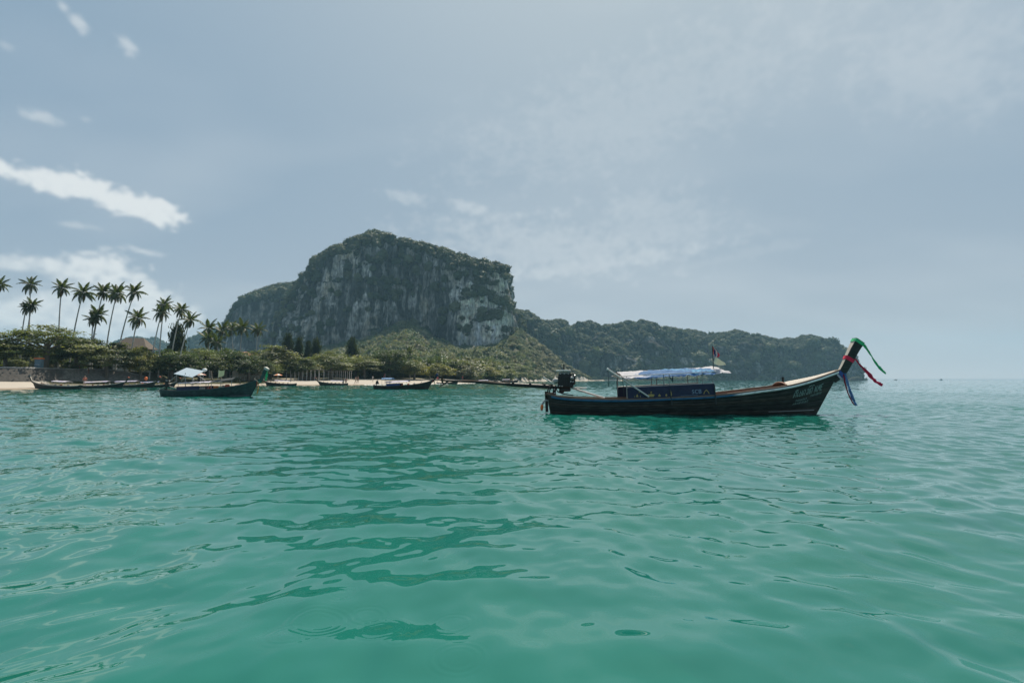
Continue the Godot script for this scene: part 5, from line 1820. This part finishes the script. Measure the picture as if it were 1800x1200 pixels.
func engine(b: Node3D) -> void:
	var o := bl(990, 690, 0.0)
	var e := thing("boat_engine", "black truck style engine on the near boat's stern with a long propeller shaft", "engine", BO + o)
	var v := func(px: float, py: float, z := 0.0) -> Vector3: return bl(px, py, z) - o
	# block with ribs, sump, gearbox
	var st := stn()
	box(st, v.call(994, 671), Vector3(0.62, 0.50, 0.44), Basis(), 0.04)
	for k in 4: box(st, v.call(983.5 + k * 7.0, 671, 0.0) + Vector3(0, 0, 0.225), Vector3(0.05, 0.40, 0.05), Basis(), 0.012)
	var bk := part("engine_block", fin(st), M.iron, e)
	part("sump", bar(v.call(993, 684.5), Vector3(0.46, 0.16, 0.34), 0.04), M.iron, bk)
	part("oil_pan", bar(v.call(987, 688.5), Vector3(0.20, 0.10, 0.24), 0.03), M.iron, bk)
	st = stn()
	box(st, v.call(993, 659.5), Vector3(0.52, 0.15, 0.36), Basis(), 0.03)
	part("cylinder_head", fin(st), M.iron, e)
	part("rocker_cover", bar(v.call(992, 655.2), Vector3(0.44, 0.10, 0.22), 0.035), M.grey_metal, e)
	st = stn()
	for k in 3: box(st, v.call(985 + k * 7, 656.8, 0.14), Vector3(0.07, 0.05, 0.07), Basis(), 0.015)
	part("injector_caps", fin(st), M.steel, e)
	part("top_plate", bar(v.call(988, 651.2, 0.05), Vector3(0.48, 0.045, 0.30), 0.012), M.white_paint, e)
	part("top_plate_bracket", bar(v.call(1000.5, 652.3, 0.05), Vector3(0.16, 0.11, 0.26), 0.03), M.grey_metal, e)
	st = stn()
	tube(st, [v.call(991, 653), v.call(991.3, 646), v.call(991.3, 640.5)], [0.028, 0.026, 0.03], 8)
	part("exhaust_stack", fin(st), M.iron, e)
	# pulleys and fan at the front
	st = stn()
	tube(st, [v.call(1008, 668, 0.05), v.call(1009.2, 668, 0.05), v.call(1010.2, 668, 0.05)], [0.19, 0.20, 0.18], 18)
	part("flywheel", fin(st), M.iron, e)
	st = stn()
	tube(st, [v.call(1009, 661.5, 0.1), v.call(1011, 661.5, 0.1)], [0.075], 14)
	part("fan_pulley", fin(st), M.steel, e)
	st = stn()
	tube(st, [v.call(1003, 664, 0.27), v.call(1008.4, 664.4, 0.27)], [0.06, 0.06], 12)
	part("alternator", fin(st), M.grey_metal, e)
	st = stn()
	tube(st, [v.call(1003, 671.5, 0.26), v.call(1004.3, 669, 0.26)], [0.025, 0.025], 8)
	tube(st, [v.call(1007, 672, 0.26), v.call(1008, 669.5, 0.26)], [0.022, 0.022], 8)
	part("hose_clips", fin(st), M.steel, e)
	st = stn()
	box(st, v.call(984, 678.3, 0.26), Vector3(0.05, 0.04, 0.03), Basis(), 0.01)
	box(st, v.call(988, 678.5, 0.26), Vector3(0.06, 0.04, 0.03), Basis(), 0.01)
	part("bolt_plates", fin(st), M.steel, e)
	# air intake drum behind, hoses
	st = stn()
	tube(st, [v.call(973, 671, 0.05), v.call(976, 669.5, 0.05), v.call(981, 668.5, 0.05)], [0.10, 0.12, 0.09], 12)
	part("air_cleaner", fin(st), M.grey_metal, e)
	st = stn()
	tube(st, [v.call(1003, 658, 0.16), v.call(1008, 657, 0.2), v.call(1010, 662, 0.24), v.call(1009, 672, 0.26), v.call(1005, 680, 0.2)], [0.026], 8)
	tube(st, [v.call(982, 680, 0.2), v.call(978, 684, 0.25), v.call(981, 689, 0.24), v.call(990, 692, 0.2), v.call(997, 693, 0.3), v.call(1008, 694.5, 0.34)], [0.022], 8)
	tube(st, [v.call(970, 678, 0.12), v.call(964, 683, 0.16), v.call(962, 691, 0.16)], [0.03], 8)
	tube(st, [v.call(973, 679, 0.2), v.call(967, 684, 0.22), v.call(965.5, 690, 0.22)], [0.026], 8)
	part("hoses", fin(st), M.rubber, e)
	# swivel mount
	st = stn()
	tube(st, [v.call(974, 692), v.call(975, 684), v.call(979, 679)], [0.075, 0.07, 0.09], 10)
	box(st, v.call(978, 680.5), Vector3(0.34, 0.10, 0.30), Basis(), 0.03)
	part("swivel_mount", fin(st), M.iron, e)
	part("transom_frame", bar(v.call(968, 692.5), Vector3(0.42, 0.13, 0.5), 0.03), M.rusty_iron, e)
	st = stn()
	box(st, v.call(974.5, 684.2, 0.16), Vector3(0.07, 0.06, 0.05), Basis(), 0.02)
	box(st, v.call(975, 691, 0.22), Vector3(0.09, 0.05, 0.05), Basis(), 0.02)
	box(st, v.call(975.5, 695, 0.26), Vector3(0.10, 0.03, 0.05), Basis(), 0.01)
	part("shackles", fin(st), M.steel, e)
	# handles
	part("lift_handle", rod(v.call(973.5, 675.5, 0.1), v.call(954.5, 662.3, 0.15), 0.032, 8), M.pale_pole, e)
	part("steering_handle", rod(v.call(1007, 682.3, 0.1), v.call(1063, 699.5, 0.35), 0.036, 8), M.pale_pole, e)
	part("throttle_bar", rod(v.call(1009, 681.8, 0.15), v.call(1031, 682.0, 0.2), 0.03, 8), M.pale_pole, e)
	# the long tail: tube, stay above it, propeller and its guard
	st = stn()
	tube(st, [v.call(976, 680.5), v.call(962, 679.4), v.call(930, 677.8), v.call(900, 676.0), v.call(885, 674.8), v.call(840, 671.6), v.call(800, 669.7), v.call(780, 668.6)], [0.075, 0.085, 0.085, 0.08, 0.055, 0.050, 0.045, 0.040], 10)
	var ts := part("tail_shaft", fin(st), M.iron, e)
	part("shaft_stay", rod(v.call(972, 676.2), v.call(900, 673.4), 0.025, 6), M.iron, ts)
	st = stn()
	for q in [[957, 678], [932, 676.5], [902, 674.5]]: box(st, v.call(q[0], q[1]), Vector3(0.10, 0.20, 0.16), Basis(), 0.03)
	tube(st, [v.call(954, 676), v.call(954, 671.5)], [0.012], 5)
	part("shaft_collars", fin(st), M.iron, ts)
	part("shaft_sleeve", rod(v.call(897, 672.6, 0.05), v.call(812, 668.0, 0.05), 0.018, 6), M.wood_red, ts)
	st = stn()
	var sk := []
	for k in 9:
		var t := k / 8.0
		sk.append(v.call(lerpf(786.5, 771.5, t), 671.5 + 10.5 * t - 3.0 * sin(t * PI * 0.9) + 1.5 * sin(t * PI), 0.0))
	sk.push_front(v.call(783.5, 668.8))
	tube(st, sk, [0.03, 0.034, 0.036, 0.036, 0.034, 0.03, 0.026, 0.022, 0.018, 0.012], 7)
	part("skeg", fin(st), M.iron, ts)
	var hubp: Vector3 = v.call(777.5, 668.5)
	st = stn()
	tube(st, [hubp + Vector3(0.10, 0, 0), hubp + Vector3(-0.02, 0.0, 0), hubp + Vector3(-0.10, 0.0, 0)], [0.045, 0.04, 0.012], 10)
	var pr := part("propeller", fin(st), M.rusty_iron, e)
	for k in 2:
		var a := PI * k + 0.9
		st = stn()
		st.set_smooth_group(0)
		var d := Vector3(0, sin(a), cos(a))
		var w := Vector3(0.55, cos(a) * 0.6, -sin(a) * 0.6)
		var bp := []
		for r in 6:
			var t := r / 5.0
			var ww := 0.03 + 0.055 * sin(PI * minf(1.0, t * 0.9 + 0.1))
			bp.append([hubp + d * (0.03 + 0.15 * t) - w * ww, hubp + d * (0.03 + 0.15 * t) + w * ww])
		var nn := Vector3(0.006, 0, 0)
		for r in 5:
			quad(st, bp[r][0] + nn, bp[r][1] + nn, bp[r + 1][1] + nn, bp[r + 1][0] + nn)
			quad(st, bp[r][1] - nn, bp[r][0] - nn, bp[r + 1][0] - nn, bp[r + 1][1] - nn)
		part("blade", fin(st), M.rusty_iron, pr)

func flat_shape(pts: Array, place: Callable, thick := 0.006) -> ArrayMesh:
	var poly := PackedVector2Array()
	for p in pts: poly.append(p)
	var tr := Geometry2D.triangulate_polygon(poly)
	var st := stn()
	st.set_smooth_group(-1)
	for k in range(0, tr.size(), 3):
		var a: Vector3 = place.call(poly[tr[k]])
		var b: Vector3 = place.call(poly[tr[k + 1]])
		var c: Vector3 = place.call(poly[tr[k + 2]])
		if (b - a).cross(c - a).z < 0: tri(st, a, c, b)
		else: tri(st, a, b, c)
	return fin(st)

func curtain_print(cur: Node3D) -> void:
	var on := func(p: Vector2) -> Vector3:
		var q := bl(p.x, p.y, 0.97)
		return Vector3(q.x, q.y, tab(SB, q.x) + 0.045)
	# lettering
	var tm := TextMesh.new()
	tm.text = "SCB"
	var f := SystemFont.new()
	f.font_names = PackedStringArray(["Droid Sans"])
	f.font_weight = 700
	tm.font = f
	tm.font_size = 48
	tm.pixel_size = 0.0046
	tm.depth = 0.008
	var t := part("lettering", tm, mat("banner_letters", L(0.15, 0.21, 0.30), 0.7), cur)
	t.position = on.call(Vector2(1224, 688.2)) + Vector3(0, 0, 0.012)
	t.rotation.z = 0.05
	# small lines of print under the letters
	part("small_print", flat_shape([Vector2(1196, 695.0), Vector2(1226, 693.7), Vector2(1226, 694.2), Vector2(1196, 695.5)], on), M.banner_letters, cur)
	# golden peaked arch
	var ar := []
	for q in [[1236.2, 692.5], [1237.4, 688.6], [1239.2, 686.6], [1241.2, 684.0], [1243.4, 686.4], [1245.6, 688.4], [1247.2, 691.8], [1245.9, 692.0], [1244.6, 689.2], [1242.8, 687.6], [1241.2, 685.8], [1239.8, 687.6], [1238.4, 689.4], [1237.6, 692.4]]: ar.append(Vector2(q[0], q[1]))
	part("gold_arch", flat_shape(ar, on), M.gold, cur)
	# plain golden motifs along the lower edge
	for q in [[1119.5, 697.5, 3.8, 6.0, 0], [1123, 690.2, 1.6, 3.0, 1], [1144, 697.0, 11.5, 5.2, 2], [1144, 690.6, 3.2, 3.0, 1], [1158.5, 696.4, 4.6, 5.0, 0], [1170.5, 696.0, 3.6, 4.2, 1], [1179, 695.2, 3.0, 9.0, 0], [1115, 697.7, 1.6, 2.0, 1], [1125, 697.4, 1.8, 2.2, 1]]:
		var x: float = q[0]
		var y: float = q[1]
		var w: float = q[2] / 2.0
		var h: float = q[3]
		var pl := []
		if q[4] == 0: pl = [Vector2(x - w, y), Vector2(x - w * 0.8, y - h * 0.45), Vector2(x - w * 0.35, y - h * 0.6), Vector2(x, y - h), Vector2(x + w * 0.35, y - h * 0.6), Vector2(x + w * 0.8, y - h * 0.45), Vector2(x + w, y)]
		elif q[4] == 1: pl = [Vector2(x - w, y - h * 0.3), Vector2(x - w * 0.4, y), Vector2(x + w * 0.5, y), Vector2(x + w, y - h * 0.4), Vector2(x + w * 0.2, y - h), Vector2(x - w * 0.5, y - h * 0.8)]
		else: pl = [Vector2(x - w * 0.75, y), Vector2(x - w, y - h * 0.55), Vector2(x - w * 0.9, y - h * 0.8), Vector2(x - w * 0.3, y - h * 0.86), Vector2(x, y - h), Vector2(x + w * 0.35, y - h * 0.84), Vector2(x + w * 0.95, y - h * 0.8), Vector2(x + w, y - h * 0.5), Vector2(x + w * 0.7, y)]
		part("gold_motif", flat_shape(pl, on), M.gold, cur)

func bow_lettering(b: Node3D) -> void:
	# painted letters on the bow plank, drawn as brush strokes laid on the hull
	var px0 := bl(1398, 690, 0.6).x
	var strokes := [
		[[0.0, 0.0], [0.02, 0.55], [0.25, 0.62], [0.42, 0.5], [0.42, 0.0]], [[0.02, 0.0], [0.14, 0.12], [0.16, 0.3], [0.05, 0.32]], [[0.02, 0.78], [0.2, 0.92], [0.45, 0.86], [0.45, 0.74], [0.1, 0.74]],
		[[0.62, 0.6], [0.62, 0.05], [0.72, 0.0], [0.76, 0.12], [0.66, 0.16]],
		[[0.95, 0.6], [1.02, 0.5], [0.95, 0.05], [1.08, 0.0], [1.3, 0.05], [1.32, 0.62]], [[1.08, 0.34], [1.2, 0.36]],
		[[1.5, 0.0], [1.5, 0.5], [1.68, 0.64], [1.88, 0.5], [1.88, 0.0]], [[1.5, 0.0], [1.62, 0.04], [1.64, 0.22], [1.54, 0.3]],
		[[2.15, 0.5], [2.28, 0.62], [2.40, 0.5], [2.36, 0.28], [2.2, 0.02], [2.44, 0.0], [2.56, 0.3], [2.56, 0.62]], [[2.3, 0.8], [2.42, 0.92], [2.6, 0.84], [2.72, 0.98]],
		[[2.72, 0.0], [2.72, 0.5], [2.9, 0.64], [3.06, 0.56], [3.1, 0.0]], [[2.74, 0.0], [2.88, 0.06], [2.86, 0.3]], [[2.9, 0.8], [3.05, 0.92], [3.2, 0.82]],
		[[3.55, 0.0], [3.56, 0.62], [3.82, 0.02], [3.84, 0.62]], [[3.95, 0.02], [3.98, 0.06]],
		[[4.1, 0.0], [4.14, 0.62], [4.28, 0.2], [4.42, 0.62], [4.44, 0.0]], [[4.82, 0.62], [4.6, 0.62], [4.6, 0.0], [4.82, 0.0]], [[4.6, 0.32], [4.76, 0.32]]]
	var small := []
	var r2 := RandomNumberGenerator.new()
	r2.seed = 12
	for row in [[0.72, -0.62, 1.75], [0.45, -0.95, 2.35], [3.1, -0.42, 1.7]]:
		var x: float = row[0]
		while x < row[0] + row[2]:
			var h := r2.randf_range(0.16, 0.24)
			small.append([[x, row[1]], [x + 0.02, row[1] + h], [x + 0.1, row[1] + h * 0.9], [x + 0.11, row[1] + 0.01]])
			x += r2.randf_range(0.16, 0.3)
	var place := func(u: float, v: float) -> Vector3:
		# u along the sheer, v up; 1 unit is about 0.27 m, leaning with the sheer line
		var x := px0 + (u * 0.272 + v * 0.10) * 1.0
		var t := clampf((x - X0) / (X1 - X0), 0.0, 1.0)
		var s := 0.36 - v * 0.20 - u * 0.012
		var h := hull(t, clampf(s, 0.1, 0.74), 1.0, 0.016)
		for k in 3:
			t += (x - h.x) / (X1 - X0)
			h = hull(clampf(t, 0.0, 1.0), clampf(s, 0.1, 0.74), 1.0, 0.016)
		return h
	for group in [[strokes, 0.024, "name_letter"], [small, 0.011, "small_letter"]]:
		for s in group[0]:
			var st := stn()
			st.set_smooth_group(-1)
			var w: float = group[1]
			for i in s.size() - 1:
				var a := Vector2(s[i][0], s[i][1])
				var c := Vector2(s[i + 1][0], s[i + 1][1])
				var d := (c - a).normalized()
				var n := Vector2(-d.y, d.x) * w / 0.272 * 0.5
				var e := d * w / 0.272 * 0.3
				var q := [a - e - n, c + e - n, c + e + n, a - e + n]
				var pp := []
				for p in q: pp.append(place.call(p.x, p.y))
				if (pp[1] - pp[0]).cross(pp[2] - pp[0]).z < 0: pp.reverse()
				quad(st, pp[0], pp[1], pp[2], pp[3])
			part(group[2], fin(st), M.lettering, b.get_node("hull"))

# ---------------------------------------------------------------- people on the beach
func figure(pose: int) -> ArrayMesh:
	# a body meshed as one surface from tapered bones
	var bones := []
	var j := {"hip": Vector3(0, 0.92, 0), "chest": Vector3(0, 1.30, 0), "neck": Vector3(0, 1.50, 0), "head": Vector3(0, 1.63, 0.01)}
	bones.append([j.hip, j.chest, 0.125, 0.135]); bones.append([j.chest, j.neck, 0.13, 0.06]); bones.append([j.neck, j.head, 0.06, 0.10]); bones.append([j.head, j.head + Vector3(0, 0.06, 0), 0.10, 0.095])
	for s in [-1.0, 1.0]:
		var stride: float = (0.22 if pose == 1 else 0.03) * s
		var hp := Vector3(0.09 * s, 0.90, 0)
		var kn := Vector3(0.11 * s, 0.50, stride * 0.7)
		var an := Vector3(0.11 * s, 0.08, stride * (1.0 if s > 0 else 1.4))
		bones.append([hp, kn, 0.085, 0.06]); bones.append([kn, an, 0.058, 0.04]); bones.append([an, an + Vector3(0, -0.04, 0.15), 0.042, 0.034])
		var sh := Vector3(0.19 * s, 1.42, 0)
		var el := Vector3(0.26 * s, 1.14, -0.03 - stride * 0.4)
		var wr := Vector3(0.27 * s, 0.90, 0.08 - stride * 0.6)
		if pose == 2 and s > 0:
			el = Vector3(0.36, 1.22, 0.12); wr = Vector3(0.24, 1.38, 0.26)
		bones.append([Vector3(0.05 * s, 1.40, 0), sh, 0.08, 0.065]); bones.append([sh, el, 0.055, 0.042]); bones.append([el, wr, 0.042, 0.03]); bones.append([wr, wr + Vector3(0.0, -0.14, 0.02), 0.034, 0.022])
	var cell := 0.04
	var lo := Vector3(-0.5, -0.06, -0.5)
	var nx := 26
	var ny := 48
	var nz := 26
	var f := PackedFloat32Array()
	f.resize(nx * ny * nz)
	for z in nz:
		for y in ny:
			for x in nx:
				var p := lo + Vector3(x, y, z) * cell
				var acc := 0.0
				var best := 9.0
				for b in bones:
					var ab: Vector3 = b[1] - b[0]
					var t := clampf((p - b[0]).dot(ab) / ab.length_squared(), 0.0, 1.0)
					var d: float = p.distance_to(b[0] + ab * t) - lerpf(b[2], b[3], t)
					best = minf(best, d)
					acc += exp(-d * 45.0)
				f[(z * ny + y) * nx + x] = -log(maxf(acc, 1e-20)) / 45.0 if best < 0.2 else best
	var vid := {}
	var verts := []
	for z in nz - 1:
		for y in ny - 1:
			for x in nx - 1:
				var sum := Vector3.ZERO
				var n := 0
				for e in [[0, 1], [0, 2], [0, 4], [1, 3], [1, 5], [2, 3], [2, 6], [3, 7], [4, 5], [4, 6], [5, 7], [6, 7]]:
					var a := Vector3i(e[0] & 1, (e[0] >> 1) & 1, e[0] >> 2)
					var c := Vector3i(e[1] & 1, (e[1] >> 1) & 1, e[1] >> 2)
					var fa := f[((z + a.z) * ny + y + a.y) * nx + x + a.x]
					var fc := f[((z + c.z) * ny + y + c.y) * nx + x + c.x]
					if (fa < 0.0) != (fc < 0.0):
						sum += Vector3(a).lerp(Vector3(c), fa / (fa - fc))
						n += 1
				if n:
					vid[(z * ny + y) * nx + x] = verts.size()
					verts.append(lo + (Vector3(x, y, z) + sum / n) * cell)
	var st := stn()
	st.set_smooth_group(0)
	for z in range(1, nz - 1):
		for y in range(1, ny - 1):
			for x in range(1, nx - 1):
				var o := (z * ny + y) * nx + x
				for ax in 3:
					var step: int = [1, nx, nx * ny][ax]
					var u: int = [nx, nx * ny, 1][ax]
					var w: int = [nx * ny, 1, nx][ax]
					if (f[o] < 0.0) != (f[o + step] < 0.0):
						var q := [verts[vid[o - u - w]], verts[vid[o - w]], verts[vid[o]], verts[vid[o - u]]]
						if f[o] >= 0.0: q.reverse()
						for k in [0, 1, 2, 0, 2, 3]:
							pass
						for tr in [[0, 1, 2], [0, 2, 3]]:
							for k in [0, 2, 1]:
								st.set_color(Color(0.34, 0.20, 0.14))
								st.add_vertex(q[tr[k]])
	return fin(st)

func shell(kind: int, c: Color) -> ArrayMesh:
	# shirt or shorts following the body
	var st := stn()
	st.set_color(c)
	if kind == 0:
		tube(st, [Vector3(0, 0.88, 0), Vector3(0, 1.0, 0), Vector3(0, 1.3, 0), Vector3(0, 1.44, 0), Vector3(0, 1.49, 0)], [0.165, 0.155, 0.175, 0.14, 0.075], 12, true, 1.0)
		for s in [-1.0, 1.0]: tube(st, [Vector3(0.12 * s, 1.42, 0), Vector3(0.20 * s, 1.40, 0), Vector3(0.245 * s, 1.24, -0.02)], [0.09, 0.085, 0.07], 8)
	else:
		tube(st, [Vector3(0, 0.80, 0), Vector3(0, 0.88, 0), Vector3(0, 0.98, 0)], [0.175, 0.18, 0.155], 12)
		for s in [-1.0, 1.0]: tube(st, [Vector3(0.085 * s, 0.88, 0), Vector3(0.105 * s, 0.58, 0.0)], [0.105, 0.095], 9)
	return fin(st)

func people() -> void:
	var bodies := [figure(0), figure(1), figure(2)]
	var hair := stn()
	hair.set_color(Color(0.02, 0.015, 0.012))
	ball(hair, Vector3(0, 1.70, -0.02), Vector3(0.112, 0.09, 0.115), 10, 6)
	var hm := fin(hair)
	var list := [
		[603, 133.5, 0, Color(0.04, 0.04, 0.05), "person in dark clothes standing at the stern of a beached boat"], [608, 136, 1, Color(0.3, 0.05, 0.04), "person in a red top walking past a beached boat's stern"],
		[625, 141, 1, Color(0.5, 0.3, 0.2), "person in an orange top walking on the sand left of the middle boat"], [629, 143, 0, Color(0.25, 0.12, 0.09), "person in a brown top standing left of the middle boat"],
		[655, 150, 2, Color(0.5, 0.48, 0.45), "person in a white top on the sand behind the middle boat's engine"], [769, 176, 0, Color(0.5, 0.03, 0.06), "person in a bright red top by the middle boat's prow"],
		[813, 194, 1, Color(0.45, 0.06, 0.05), "person in a red top walking above the propeller shaft"], [847, 207, 0, Color(0.05, 0.06, 0.2), "person in a navy top left of two others on the far sand"],
		[857, 212, 1, Color(0.6, 0.6, 0.6), "person in a white top in the middle of three on the far sand"], [865, 216, 2, Color(0.4, 0.1, 0.12), "person in a faded red top right of two others on the far sand"],
		[148.5, 91, 0, Color(0.5, 0.16, 0.10), "person in a reddish top standing between the beached boats at left"]]
	for q in list:
		var p := G(q[0], q[1])
		p.y = land_h(q[0], q[1]) + 0.02
		var t := thing("person", q[4], "person", p, rng.randf() * TAU, "people on the beach")
		var body := part("body", bodies[q[2]], M.skin, t)
		part("hair", hm, M.cloth, t)
		part("shirt", shell(0, q[3]), M.cloth, t)
		part("shorts", shell(1, [Color(0.03, 0.04, 0.08), Color(0.35, 0.33, 0.3), Color(0.05, 0.05, 0.05)][int(q[0]) % 3]), M.cloth, t)
